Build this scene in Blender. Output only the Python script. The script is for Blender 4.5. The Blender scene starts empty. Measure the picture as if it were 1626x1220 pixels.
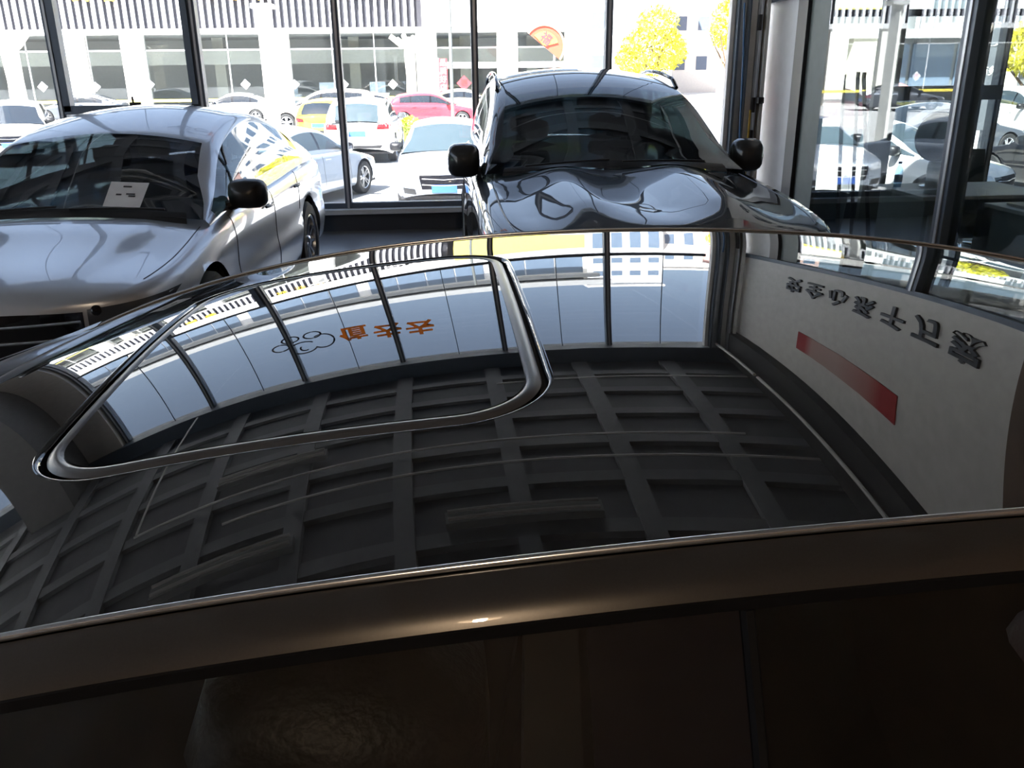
import bpy, bmesh, math, random
import numpy as np
from mathutils import Vector, Matrix
from mathutils.bvhtree import BVHTree

random.seed(7)
SC = bpy.context.scene
COL = SC.collection
R = math.radians

# ------------------------------------------------------------------ camera
HC = 1.74
F_PX, PITCH, YAW, ROLL = 1355.0, R(20.18), R(4.544), R(0.652)
FW = Vector((math.sin(YAW)*math.cos(PITCH), math.cos(YAW)*math.cos(PITCH), -math.sin(PITCH)))
_r = Vector((math.cos(YAW), -math.sin(YAW), 0))
_d = FW.cross(_r)
RT = _r*math.cos(ROLL) + _d*math.sin(ROLL)
DN = _d*math.cos(ROLL) - _r*math.sin(ROLL)
cam_d = bpy.data.cameras.new('camera')
cam_d.sensor_width = 36
cam_d.lens = F_PX/1626*36
cam_d.clip_start = 0.02
cam_d.clip_end = 600
cam = bpy.data.objects.new('camera', cam_d)
COL.objects.link(cam)
UP = -DN
cam.matrix_world = Matrix(((RT.x, UP.x, -FW.x, 0), (RT.y, UP.y, -FW.y, 0), (RT.z, UP.z, -FW.z, HC), (0, 0, 0, 1)))
SC.camera = cam

def at(px, py, X=None, Y=None, Z=None):
    """a pixel of the photograph met with the plane X=, Y= or Z= (world metres)"""
    v = FW + RT*((px-813)/F_PX) + DN*((py-610)/F_PX)
    t = X/v.x if X is not None else Y/v.y if Y is not None else (Z-HC)/v.z
    return Vector((v.x*t, v.y*t, HC+v.z*t))

# ------------------------------------------------------------------ sky, sun, exposure
world = bpy.data.worlds.new('world')
SC.world = world
world.use_nodes = True
nt = world.node_tree
nt.nodes.clear()
sky = nt.nodes.new('ShaderNodeTexSky')
sky.sky_type = 'NISHITA'
sky.sun_disc = False
sky.sun_elevation = R(52)
sky.sun_rotation = R(215)
sky.air_density = 1.0
sky.dust_density = 2.5
sky.ozone_density = 1.2
bg = nt.nodes.new('ShaderNodeBackground')
bg.inputs['Strength'].default_value = 0.12
wo = nt.nodes.new('ShaderNodeOutputWorld')
nt.links.new(sky.outputs[0], bg.inputs[0])
# thin even haze over the whole sky
hz = nt.nodes.new('ShaderNodeBackground')
hz.inputs[0].default_value = (.50, .60, .80, 1)
hz.inputs['Strength'].default_value = 0.52
ad = nt.nodes.new('ShaderNodeAddShader')
nt.links.new(bg.outputs[0], ad.inputs[0])
nt.links.new(hz.outputs[0], ad.inputs[1])
nt.links.new(ad.outputs[0], wo.inputs[0])

sun_d = bpy.data.lights.new('sun', 'SUN')
sun_d.energy = 26.0
sun_d.angle = R(0.6)
sun_d.color = (1, .98, .95)
sun = bpy.data.objects.new('sun', sun_d)
COL.objects.link(sun)
_el, _az = R(52), R(215)   # azimuth from +Y towards +X: behind the showroom, to the left
_dir = Vector((math.sin(_az)*math.cos(_el), math.cos(_az)*math.cos(_el), math.sin(_el)))
sun.rotation_euler = (-_dir).to_track_quat('-Z', 'Y').to_euler()

SC.view_settings.view_transform = 'Standard'
SC.view_settings.look = 'None'
SC.view_settings.gamma = 1
SC.view_settings.use_curve_mapping = False
SC.view_settings.exposure = 1.0
SC.cycles.caustics_reflective = False
SC.cycles.caustics_refractive = False
SC.cycles.sample_clamp_indirect = 6
SC.cycles.max_bounces = 10
SC.cycles.transparent_max_bounces = 24

# ------------------------------------------------------------------ materials
MATS = {}
def M(name, col=(.5, .5, .5), rough=.5, metal=0, coat=0, coat_rough=.02, var=.06, scale=8, bump=0, bscale=60, spec=.5, emis=None, estr=0):
    if name in MATS:
        return MATS[name]
    m = bpy.data.materials.new(name)
    m.use_nodes = True
    n, l = m.node_tree.nodes, m.node_tree.links
    b = n['Principled BSDF']
    tc = n.new('ShaderNodeTexCoord')
    no = n.new('ShaderNodeTexNoise')
    no.inputs['Scale'].default_value = scale
    no.inputs['Detail'].default_value = 4
    l.new(tc.outputs['Object'], no.inputs['Vector'])
    cr = n.new('ShaderNodeValToRGB')
    cr.color_ramp.elements[0].position = .3
    cr.color_ramp.elements[1].position = .7
    cr.color_ramp.elements[0].color = (*[c*(1-var) for c in col], 1)
    cr.color_ramp.elements[1].color = (*[min(1, c*(1+var)) for c in col], 1)
    l.new(no.outputs['Fac'], cr.inputs['Fac'])
    l.new(cr.outputs['Color'], b.inputs['Base Color'])
    b.inputs['Roughness'].default_value = rough
    b.inputs['Metallic'].default_value = metal
    b.inputs['Specular IOR Level'].default_value = spec
    b.inputs['Coat Weight'].default_value = coat
    b.inputs['Coat Roughness'].default_value = coat_rough
    if bump:
        n2 = n.new('ShaderNodeTexNoise')
        n2.inputs['Scale'].default_value = bscale
        l.new(tc.outputs['Object'], n2.inputs['Vector'])
        bp = n.new('ShaderNodeBump')
        bp.inputs['Strength'].default_value = bump
        bp.inputs['Distance'].default_value = .01
        l.new(n2.outputs['Fac'], bp.inputs['Height'])
        l.new(bp.outputs['Normal'], b.inputs['Normal'])
    if emis:
        b.inputs['Emission Color'].default_value = (*emis, 1)
        b.inputs['Emission Strength'].default_value = estr
    MATS[name] = m
    return m

def paint(name, col, metal=.55, rough=.38):
    """car paint: flaked base under a clear coat"""
    return M(name, col, rough=rough, metal=metal, coat=1, coat_rough=.004, var=.04, scale=600, spec=0)

def glass(name, tint, ior=1.5, rough=0.0, haze=None):
    """thin pane: tinted see-through plus the mirror of its surface by Fresnel"""
    if name in MATS:
        return MATS[name]
    m = bpy.data.materials.new(name)
    m.use_nodes = True
    n, l = m.node_tree.nodes, m.node_tree.links
    n.clear()
    out = n.new('ShaderNodeOutputMaterial')
    tr = n.new('ShaderNodeBsdfTransparent')
    tr.inputs[0].default_value = (*tint, 1)
    gl = n.new('ShaderNodeBsdfGlossy')
    gl.inputs['Roughness'].default_value = rough
    gl.inputs[0].default_value = (.95, .97, 1, 1)
    fr = n.new('ShaderNodeFresnel')
    # the same mirror share from either face of the pane
    ge = n.new('ShaderNodeNewGeometry')
    io = n.new('ShaderNodeMix')
    io.data_type = 'FLOAT'
    io.inputs['A'].default_value = ior
    io.inputs['B'].default_value = 1/ior
    l.new(ge.outputs['Backfacing'], io.inputs['Factor'])
    l.new(io.outputs['Result'], fr.inputs['IOR'])
    mx = n.new('ShaderNodeMixShader')
    l.new(fr.outputs[0], mx.inputs[0])
    base = tr.outputs[0]
    if haze:
        df = n.new('ShaderNodeBsdfTranslucent')
        tc = n.new('ShaderNodeTexCoord')
        no = n.new('ShaderNodeTexNoise')
        no.inputs['Scale'].default_value = 3
        l.new(tc.outputs['Object'], no.inputs['Vector'])
        ml = n.new('ShaderNodeMath')
        ml.operation = 'MULTIPLY'
        ml.inputs[1].default_value = haze*2
        l.new(no.outputs['Fac'], ml.inputs[0])
        m2 = n.new('ShaderNodeMixShader')
        l.new(ml.outputs[0], m2.inputs[0])
        l.new(tr.outputs[0], m2.inputs[1])
        l.new(df.outputs[0], m2.inputs[2])
        df.inputs[0].default_value = (.8, .85, .9, 1)
        base = m2.outputs[0]
    l.new(base, mx.inputs[1])
    l.new(gl.outputs[0], mx.inputs[2])
    l.new(mx.outputs[0], out.inputs[0])
    MATS[name] = m
    return m

# ------------------------------------------------------------------ mesh helpers
class MB:
    def __init__(s):
        s.v, s.f = [], []
    def add(s, vs, fs):
        o = len(s.v)
        s.v += [tuple(q) for q in vs]
        s.f += [tuple(i+o for i in q) for q in fs]
        return s
    def box(s, x0, x1, y0, y1, z0, z1):
        vs = [(x, y, z) for z in (z0, z1) for y in (y0, y1) for x in (x0, x1)]
        return s.add(vs, [(0, 2, 3, 1), (4, 5, 7, 6), (0, 1, 5, 4), (2, 6, 7, 3), (0, 4, 6, 2), (1, 3, 7, 5)])
    def cbox(s, c, d):
        return s.box(c[0]-d[0]/2, c[0]+d[0]/2, c[1]-d[1]/2, c[1]+d[1]/2, c[2]-d[2]/2, c[2]+d[2]/2)
    def tube(s, pts, r, n=8, cap=True):
        """round tube along points; r a number or one per point"""
        pts = [Vector(q) for q in pts]
        rs = r if isinstance(r, (list, tuple)) else [r]*len(pts)
        o = len(s.v)
        ref = Vector((0, 0, 1))
        d0 = (pts[1]-pts[0]).normalized()
        if abs(d0.z) > .9:
            ref = Vector((1, 0, 0))
        for i, q in enumerate(pts):
            d = (pts[min(i+1, len(pts)-1)]-pts[max(i-1, 0)]).normalized()
            a = d.cross(ref).normalized()
            b = d.cross(a).normalized()
            for k in range(n):
                t = 2*math.pi*k/n
                s.v.append(tuple(q+(a*math.cos(t)+b*math.sin(t))*rs[i]))
        for i in range(len(pts)-1):
            for k in range(n):
                k2 = (k+1) % n
                s.f.append((o+i*n+k, o+i*n+k2, o+(i+1)*n+k2, o+(i+1)*n+k))
        if cap:
            s.f.append(tuple(o+k for k in range(n))[::-1])
            e = o+(len(pts)-1)*n
            s.f.append(tuple(e+k for k in range(n)))
        return s
    def lathe(s, prof, n=24, axis='z', c=(0, 0, 0)):
        """prof: (radius, height) list"""
        o = len(s.v)
        for r_, h in prof:
            for k in range(n):
                t = 2*math.pi*k/n
                a, b = r_*math.cos(t), r_*math.sin(t)
                q = (a, b, h) if axis == 'z' else (a, h, b) if axis == 'y' else (h, a, b)
                s.v.append((q[0]+c[0], q[1]+c[1], q[2]+c[2]))
        for i in range(len(prof)-1):
            for k in range(n):
                k2 = (k+1) % n
                s.f.append((o+i*n+k, o+i*n+k2, o+(i+1)*n+k2, o+(i+1)*n+k))
        return s
    def grid(s, P):
        """P: rows of points"""
        o = len(s.v)
        nr, nc = len(P), len(P[0])
        for row in P:
            s.v += [tuple(q) for q in row]
        for i in range(nr-1):
            for j in range(nc-1):
                s.f.append((o+i*nc+j, o+i*nc+j+1, o+(i+1)*nc+j+1, o+(i+1)*nc+j))
        return s
    def prism(s, poly, d):
        """poly: 3-D outline, d: extrusion vector"""
        n = len(poly)
        d = Vector(d)
        vs = [Vector(q) for q in poly]
        return s.add([*vs, *[q+d for q in vs]], [tuple(range(n))[::-1], tuple(range(n, 2*n))]+[(i, (i+1) % n, n+(i+1) % n, n+i) for i in range(n)])
    def sphere(s, c, r, nu=14, nv=8, sc=(1, 1, 1)):
        prof = [(max(1e-4, math.sin(math.pi*i/nv)), -math.cos(math.pi*i/nv)) for i in range(nv+1)]
        o = len(s.v)
        s.lathe(prof, nu)
        for i in range(o, len(s.v)):
            q = s.v[i]
            s.v[i] = (c[0]+q[0]*r*sc[0], c[1]+q[1]*r*sc[1], c[2]+q[2]*r*sc[2])
        return s
    def mesh(s, name, mat, smooth=False, bevel=0):
        me = bpy.data.meshes.new(name)
        me.from_pydata(s.v, [], s.f)
        me.validate()
        bm = bmesh.new()
        bm.from_mesh(me)
        bmesh.ops.remove_doubles(bm, verts=bm.verts, dist=1e-6)
        bmesh.ops.recalc_face_normals(bm, faces=bm.faces)
        if bevel:
            es = [e for e in bm.edges if len(e.link_faces) == 2 and e.calc_face_angle(0) > .6]
            bmesh.ops.bevel(bm, geom=es, offset=bevel, segments=2, profile=.5, affect='EDGES', clamp_overlap=True)
        bm.to_mesh(me)
        bm.free()
        if smooth:
            for p_ in me.polygons:
                p_.use_smooth = True
            if smooth != 'all':
                me.set_sharp_from_angle(angle=R(smooth if isinstance(smooth, (int, float)) and smooth is not True else 40))
        me.materials.append(mat)
        return me
    def build(s, name, mat, parent=None, smooth=False, bevel=0):
        return link(name, s.mesh(name, mat, smooth, bevel), parent)

def link(name, data, parent=None):
    o = bpy.data.objects.new(name, data)
    COL.objects.link(o)
    if parent is not None:
        o.parent = parent
    return o

def tag(o, label=None, cat=None, group=None, kind=None):
    if label: o['label'] = label
    if cat: o['category'] = cat
    if group: o['group'] = group
    if kind: o['kind'] = kind
    return o

def thing(name, label, cat, loc=(0, 0, 0), rz=0, group=None):
    o = link(name, None)
    o.empty_display_size = .2
    o.location = loc
    o.rotation_euler = (0, 0, rz)
    return tag(o, label, cat, group)

def struct(name, mb, mat, parent=None, **k):
    o = mb.build(name, mat, parent, **k)
    if parent is None:
        o['kind'] = 'structure'
    return o

def text_mesh(body, size, extrude=.01, bold=0.0):
    """lettering as mesh data, lying in local XY, centred"""
    cu = bpy.data.curves.new('lettering', 'FONT')
    cu.body = body
    cu.size = size
    cu.extrude = extrude
    cu.offset = bold
    cu.align_x = 'CENTER'
    cu.align_y = 'CENTER'
    cu.resolution_u = 3
    o = bpy.data.objects.new('lettering', cu)
    COL.objects.link(o)
    bpy.context.view_layer.update()
    me = bpy.data.meshes.new_from_object(o.evaluated_get(bpy.context.evaluated_depsgraph_get()))
    bpy.data.objects.remove(o)
    return me

def spline(pts, xs):
    """monotone-ish interpolation of (x, y) points (x in any order) at xs"""
    pts = sorted(pts)
    X = np.array([q[0] for q in pts], float)
    Y = np.array([q[1] for q in pts], float)
    d = np.diff(Y)/np.diff(X)
    m = np.zeros(len(X))
    m[0], m[-1] = d[0], d[-1]
    for i in range(1, len(X)-1):
        m[i] = 0 if d[i-1]*d[i] <= 0 else 2*d[i-1]*d[i]/(d[i-1]+d[i])
    xs = np.clip(np.asarray(xs, float), X[0], X[-1])
    k = np.clip(np.searchsorted(X, xs)-1, 0, len(X)-2)
    h = X[k+1]-X[k]
    t = (xs-X[k])/h
    return (2*t**3-3*t**2+1)*Y[k]+(t**3-2*t**2+t)*h*m[k]+(-2*t**3+3*t**2)*Y[k+1]+(t**3-t**2)*h*m[k+1]

def chaikin(p, it=2):
    for _ in range(it):
        q = [p[0]]
        for a, b in zip(p[:-1], p[1:]):
            a, b = np.array(a, float), np.array(b, float)
            q += [tuple(.75*a+.25*b), tuple(.25*a+.75*b)]
        q.append(p[-1])
        p = q
    return p

# ------------------------------------------------------------------ cars
# local frame of a car: +x forward, +y to its left, z up, origin on the ground below its middle
RUBBER = M('tyre rubber', (.012, .012, .013), rough=.75, bump=.3, bscale=90)
RIM = M('alloy rim', (.55, .56, .58), rough=.25, metal=1)
RIM_DARK = M('dark alloy rim', (.10, .105, .11), rough=.3, metal=1)
BLACK = M('black plastic trim', (.012, .012, .014), rough=.35)
GLOSSB = M('gloss black trim', (.006, .006, .008), rough=.05)
CHROME = M('chrome', (.75, .76, .78), rough=.08, metal=1)
LAMP = M('lamp lens', (.55, .58, .62), rough=.05, metal=.4, coat=1)
LAMP_DARK = M('smoked lamp lens', (.05, .055, .065), rough=.05, coat=1)
TAIL = M('red lamp lens', (.35, .01, .012), rough=.08, coat=1)
PLATE_BLUE = M('blue number plate', (.03, .09, .36), rough=.4)
PLATE_WHITE = M('white paper', (.78, .80, .82), rough=.7)
CABIN = M('dark cabin trim', (.02, .02, .024), rough=.7)
WIN_DARK = M('dark car window', (.012, .016, .022), rough=.02, spec=.6)
WIN_PALE = M('pale car window', (.035, .05, .06), rough=.02, spec=.5)
WIN_CLEAR = glass('tinted car glass', (.16, .20, .22))
WIN_SIDE = glass('tinted side glass', (.42, .50, .48))

_wheel = {}
def wheel_meshes(style):
    if style in _wheel:
        return _wheel[style]
    ty = MB().lathe([(.66, -.36), (.70, -.40), (.92, -.38), (.985, -.30), (1, -.15), (1, .15), (.985, .30), (.92, .38), (.70, .40), (.66, .36), (.64, 0), (.66, -.36)], 32, 'y')
    rm = MB().lathe([(.66, .34), (.69, .36), (.66, .38), (.62, .34), (.60, .12), (.60, -.3), (.66, -.34)], 28, 'y')
    n = 10 if style == 'fine' else 5
    for k in range(n):
        a = 2*math.pi*k/n
        u = Vector((math.cos(a), 0, math.sin(a)))
        w = Vector((-math.sin(a), 0, math.cos(a)))
        hw0, hw1 = (.055, .04) if n == 10 else (.11, .085)
        for s_ in ((-1, 1) if n == 5 else (1,)):
            off = w*(.06*s_ if n == 5 else 0)
            q = [u*.10+w*hw0*.7+off*.4, u*.10-w*hw0*.7+off*.4, u*.64-w*hw1*.6+off*1.9, u*.64+w*hw1*.6+off*1.9]
            y0, y1 = Vector((0, .26, 0)), Vector((0, .32, 0))
            rm.prism([q[0]+y0, q[1]+y0, q[2]+y1, q[3]+y1], (0, -.09, 0))
    rm.lathe([(.001, .34), (.10, .34), (.15, .30), (.16, .2)], 16, 'y')
    dk = MB().lathe([(.001, .06), (.50, .06), (.52, .03), (.50, 0), (.001, 0)], 20, 'y')
    _wheel[style] = (ty.mesh('wheel', RUBBER, smooth=True), rm.mesh('rim', RIM, smooth=30), dk.mesh('brake_disc', M('brake disc', (.2, .2, .2), rough=.4, metal=1), smooth=30))
    return _wheel[style]

def cast_patch(bvh, uv, axis, sign, off=.004):
    """drape a grid of 2-D points onto the body; axis of the casting, sign the side it comes from"""
    rows = []
    for row in uv:
        out = []
        for a, b in row:
            if axis == 'x':
                o, d = Vector((sign*6, a, b)), Vector((-sign, 0, 0))
            elif axis == 'y':
                o, d = Vector((a, sign*4, b)), Vector((0, -sign, 0))
            else:
                o, d = Vector((a, b, 4)), Vector((0, 0, -1))
            h, nrm, _, _ = bvh.ray_cast(o, d)
            if h is None and axis == 'x':      # above the nose: slide down until the body is met
                for k_ in range(1, 12):
                    h, nrm, _, _ = bvh.ray_cast(Vector((sign*6, a, b-.012*k_)), d)
                    if h is not None: break
            if h is None:
                return None
            if nrm.dot(d) > 0: nrm = -nrm
            out.append(h+nrm*off)
        rows.append(out)
    return rows

def quad_uv(c, nu=8, nv=4):
    """bilinear grid over four 2-D corners"""
    rows = []
    for i in range(nv+1):
        t = i/nv
        rows.append([((1-t)*((1-s)*c[0][0]+s*c[1][0])+t*((1-s)*c[3][0]+s*c[2][0]),
                      (1-t)*((1-s)*c[0][1]+s*c[1][1])+t*((1-s)*c[3][1]+s*c[2][1])) for s in [j/nu for j in range(nu+1)]])
    return rows

def slab(rows, th=.006):
    """grid patch given thickness by a skirt turned inwards"""
    mb = MB().grid(rows)
    return mb

def seam(bvh, pts2, axis, sign, r=.004, n=14, off=0.0):
    q = []
    for (a, b), (c, d) in zip(pts2[:-1], pts2[1:]):
        for i in range(n):
            t = i/n
            q.append((a+(c-a)*t, b+(d-b)*t))
    q.append(pts2[-1])
    rows = cast_patch(bvh, [q], axis, sign, off)
    return None if rows is None else MB().tube(rows[0], r, 5)

SPECS = {
 'sedan': dict(L=4.70, W=.91, H=1.46, wb=2.72, fo=.90, r=.33, zb=.20,
   top=[(2.35, .50), (2.32, .60), (2.22, .70), (1.9, .78), (1.5, .86), (1.05, .94), (.9, .95), (-1.6, 1.02), (-2.05, 1.03), (-2.25, 1.0), (-2.33, .85), (-2.35, .60)],
   sh=[(2.35, .49), (2.32, .57), (2.22, .64), (1.9, .72), (1.4, .82), (.9, .90), (0, .92), (-1, .94), (-1.9, .95), (-2.2, .92), (-2.33, .8), (-2.35, .58)],
   gh=[(1.08, .945), (.66, 1.17), (.26, 1.375), (-.1, 1.445), (-.4, 1.46), (-.75, 1.44), (-1.15, 1.36), (-1.55, 1.19), (-1.9, 1.03)],
   wst=.26, rwt=-1.1, win=[(.98, -.13), (-.21, -1.02), (-1.07, -1.42)], tum=.40),
 'hatch': dict(L=4.25, W=.89, H=1.49, wb=2.62, fo=.86, r=.32, zb=.20,
   top=[(2.125, .50), (2.10, .60), (2.0, .72), (1.7, .82), (1.3, .90), (.95, .96), (.8, .97), (-1.5, 1.0), (-1.9, 1.0), (-2.05, .95), (-2.11, .85), (-2.125, .60)],
   sh=[(2.125, .49), (2.10, .58), (2.0, .66), (1.7, .75), (1.2, .85), (.8, .92), (0, .94), (-1, .96), (-1.7, .97), (-2.0, .93), (-2.11, .8), (-2.125, .58)],
   gh=[(1.0, .965), (.6, 1.2), (.22, 1.40), (-.1, 1.47), (-.45, 1.49), (-.9, 1.475), (-1.4, 1.42), (-1.72, 1.34), (-1.88, 1.17), (-2.0, .98)],
   wst=.22, rwt=-1.62, win=[(.9, -.1), (-.18, -.98), (-1.05, -1.5)], tum=.36),
 'suv': dict(L=4.75, W=.94, H=1.70, wb=2.78, fo=.93, r=.37, zb=.26,
   top=[(2.375, .60), (2.36, .75), (2.28, .92), (2.0, 1.0), (1.5, 1.05), (1.1, 1.09), (.95, 1.10), (-1.8, 1.12), (-2.2, 1.1), (-2.32, 1.0), (-2.36, .85), (-2.375, .60)],
   sh=[(2.375, .59), (2.36, .70), (2.28, .84), (2.0, .92), (1.4, .99), (.9, 1.04), (0, 1.06), (-1, 1.08), (-1.9, 1.09), (-2.25, 1.05), (-2.36, .8), (-2.375, .58)],
   gh=[(1.12, 1.10), (.75, 1.33), (.38, 1.55), (0, 1.66), (-.5, 1.70), (-1.1, 1.70), (-1.7, 1.66), (-2.05, 1.58), (-2.18, 1.36), (-2.28, 1.12)],
   wst=.36, rwt=-1.98, win=[(1.0, 0.0), (-.08, -.98), (-1.06, -1.75)], tum=.30),
}

def make_car(name, label, cat, loc, heading, kind, col, group=None, hero=False, spec=None, win=None, roofmat=None,
             lod=1.0, rim='wide', plate=None, rails=False, grille='bars', greenhouse=True, side_win=None, mirror_mat=None, lamp=None, wheelmat=None):
    """heading: world direction of the nose, in degrees from +X"""
    S = dict(SPECS[kind])
    if spec: S.update(spec)
    win = win or WIN_DARK
    side_win = side_win or win
    root = thing(name, label, cat, loc, R(heading), group)
    L, W, wb, rw, zb = S['L'], S['W'], S['wb'], S['r'], S['zb']
    xf, xr = L/2-S['fo'], L/2-S['fo']-wb
    # ---- lower body
    nmid = int(46*lod)+6
    us = np.concatenate([[-L/2+.55*(1-math.cos(t)) for t in np.linspace(0.0, math.pi/2, int(9*lod)+4)][:-1],
                         np.linspace(-L/2+.55, L/2-.62, nmid),
                         [L/2-.62*(1-math.cos(t)) for t in np.linspace(math.pi/2, 0.0, int(10*lod)+5)][1:]])
    top, sh = spline(S['top'], us), spline(S['sh'], us)
    def wid(x):
        t = max(0, (x-(L/2-1.0))/1.0)
        q = max(0, (-x-(L/2-.9))/.9)
        return W*(1-.10*t**2-.02*q**2)*max(0, 1-t**9)**.5*max(0, 1-q**9)**.5
    ws = np.array([wid(x) for x in us])
    zbs = zb+np.where(us > L/2-.45, ((us-(L/2-.45))/.45)**2*.12, 0)+np.where(us < -L/2+.5, ((-us-(L/2-.5))/.5)**2*.16, 0)
    flare = S.get('flare', 0)
    nside = int(13*lod)+4
    hood = S.get('hood', None)
    P = []
    for x, zt, zs, w, z0 in zip(us, top, sh, ws, zbs):
        fl = flare*(math.exp(-((x-xf)/.42)**2)+math.exp(-((x-xr)/.42)**2))
        ctl = [(0, .90, z0), (.12, .97, z0+.07), (.38, 1.0+fl, z0+.36*(zs-z0)), (.6, .985, z0+.56*(zs-z0)), (.78, .985+fl*.6, z0+.76*(zs-z0)), (.93, .955, z0+.955*(zs-z0)), (1, .915, zs)]
        t = np.linspace(0, 1, nside)
        yy = spline([(c[0], c[1]) for c in ctl], t)*w
        zz = spline([(c[0], c[2]) for c in ctl], t)
        half = list(zip(yy, zz))
        nt_ = int(10*lod)+3
        for k in range(1, nt_+1):
            f = k/nt_
            y = .915*w*(1-f)
            z = zs+(zt-zs)*(1-(1-f)**2.2)
            if hood: z += hood(x, y, w)
            half.append((y, z))
        P.append([(x, y, z) for y, z in half]+[(x, -y, z) for y, z in half[-2::-1]])
    mb = MB().grid(P)
    me = bpy.data.meshes.new('body')
    me.from_pydata(mb.v, [], mb.f)
    bm = bmesh.new()
    bm.from_mesh(me)
    bmesh.ops.remove_doubles(bm, verts=bm.verts, dist=1e-5)
    full = bm.copy()
    kill = []
    Ra = rw*1.14
    for v in bm.verts:
        if abs(v.co.y) < W*.6 or v.co.z > S['sh'][4][1]+.25: continue
        for ax in (xf, xr):
            d = math.hypot(v.co.x-ax, v.co.z-rw)
            if d < Ra:
                if d > Ra-.085/lod:
                    k = Ra/max(d, 1e-4)
                    v.co.x, v.co.z = ax+(v.co.x-ax)*k, max(rw+(v.co.z-rw)*k, .1)
                else:
                    kill.append(v)
    bmesh.ops.delete(bm, geom=list(set(kill)), context='VERTS')
    bmesh.ops.recalc_face_normals(bm, faces=bm.faces)
    bm.to_mesh(me)
    bm.free()
    for q in me.polygons: q.use_smooth = True
    me.materials.append(col)
    link('body', me, root)
    # underside and wheel wells
    mb = MB()
    mb.box(-L/2+.25, L/2-.25, -W*.88, W*.88, zb+.0, zb+.05)
    mb.build('floor_pan', CABIN, root)
    for ax in (xf, xr):
        for s_ in (-1, 1):
            arc = [(ax+Ra*.99*math.cos(a), rw+Ra*.99*math.sin(a)) for a in np.linspace(-.35, math.pi+.35, 17)]
            mb = MB().grid([[(x, s_*W*.96, z) for x, z in arc], [(x, s_*W*.62, z) for x, z in arc]])
            mb.add([(ax, s_*W*.62, rw)]+[(x, s_*W*.62, z) for x, z in arc], [(0, i, i+1) for i in range(1, 17)])
            mb.build('wheel_well', CABIN, root, smooth=40)
    # ---- greenhouse
    if greenhouse:
        prof = chaikin(S['gh'], 2)
        gx = np.array([q[0] for q in prof]); gz = np.array([q[1] for q in prof])
        arc = np.concatenate([[0], np.cumsum(np.hypot(np.diff(gx), np.diff(gz)))])
        ns = int(44*lod)+8
        keep = sorted(set(list(np.linspace(0, arc[-1], ns))+[float(np.interp(-x, -gx, arc)) for w_ in S['win'] for x in w_]))
        sx, sz = np.interp(keep, arc, gx), np.interp(keep, arc, gz)
        shx = spline(S['sh'], sx)
        NS, NC, NT = 5, 3, int(8*lod)+3
        G = []
        tum = S['tum']
        for x, z, zs in zip(sx, sz, shx):
            wbelt = wid(x)*.915
            h = max(z-zs, .004)
            c = min(.055, h*.35)+.012
            he = max(h-c, .002)
            rc = min(.07, he*.35)
            half = []
            yt = wbelt-tum*he
            for j in range(NS+1):
                f = j/NS
                half.append((wbelt-tum*he*f*.9+.02*math.sin(math.pi*f)*min(1, h/.3), zs+(he-rc)*f))
            y5, z5 = half[-1]
            for j in range(1, NC+1):
                a = math.pi/2*j/NC
                half.append((y5-rc*.25*math.sin(a)-rc*1.15*(1-math.cos(a)), z5+rc*math.sin(a)))
            ye, ze = half[-1]
            for j in range(1, NT+1):
                y = ye*(1-j/NT)
                half.append((y, ze+(z-ze)*(1-(y/ye)**2)))
            G.append([(x, y, z_) for y, z_ in half]+[(x, -y, z_) for y, z_ in half[-2::-1]])
        nrow = len(G[0])-1
        nh = nrow//2
        groups = {}
        for i in range(len(G)-1):
            xm = (sx[i]+sx[i+1])/2
            hm = (sz[i]+sz[i+1])/2-(shx[i]+shx[i+1])/2
            for j in range(nrow):
                jj = j if j < nh else nrow-1-j
                sd = 1 if j < nh else -1
                if jj < NS:
                    key = ('frame',)
                    k = next((k for k, w_ in enumerate(S['win']) if w_[1] < xm < w_[0]), None)
                    if k is not None and 0 < jj < NS-0 and hm > .10 and xm > sx[-1]+.18:
                        key = ('side_window', sd, k)
                    elif S['win'][-1][1] < xm < S['win'][0][0] and jj > 0 and hm > .10:
                        key = ('pillar', sd, next(k for k in range(len(S['win'])) if xm > S['win'][k][1]))
                elif jj < NS+NC:
                    key = ('frame',)
                elif xm > S['wst']:
                    key = ('windshield',) if jj > NS+NC-1 else ('frame',)
                elif xm < S['rwt']:
                    key = ('rear_window',) if jj > NS+NC and hm > .06 else ('frame',)
                else:
                    key = ('roof',)
                groups.setdefault(key, []).append((i, j))
        mats = {'frame': col, 'roof': roofmat or col, 'windshield': win, 'rear_window': win, 'side_window': side_win, 'pillar': GLOSSB}
        vall = [[Vector(q) for q in row] for row in G]
        # smooth normals across the whole cabin so that parts shade as one shell
        nrm = [[Vector() for _ in row] for row in G]
        for i in range(len(G)-1):
            for j in range(nrow):
                a, b, c_, d = vall[i][j], vall[i][j+1], vall[i+1][j+1], vall[i+1][j]
                fn = (c_-a).cross(d-b)
                for (ii, jj) in ((i, j), (i, j+1), (i+1, j+1), (i+1, j)):
                    nrm[ii][jj] += fn
        fb = len(full.verts)
        bmv = {}
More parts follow.
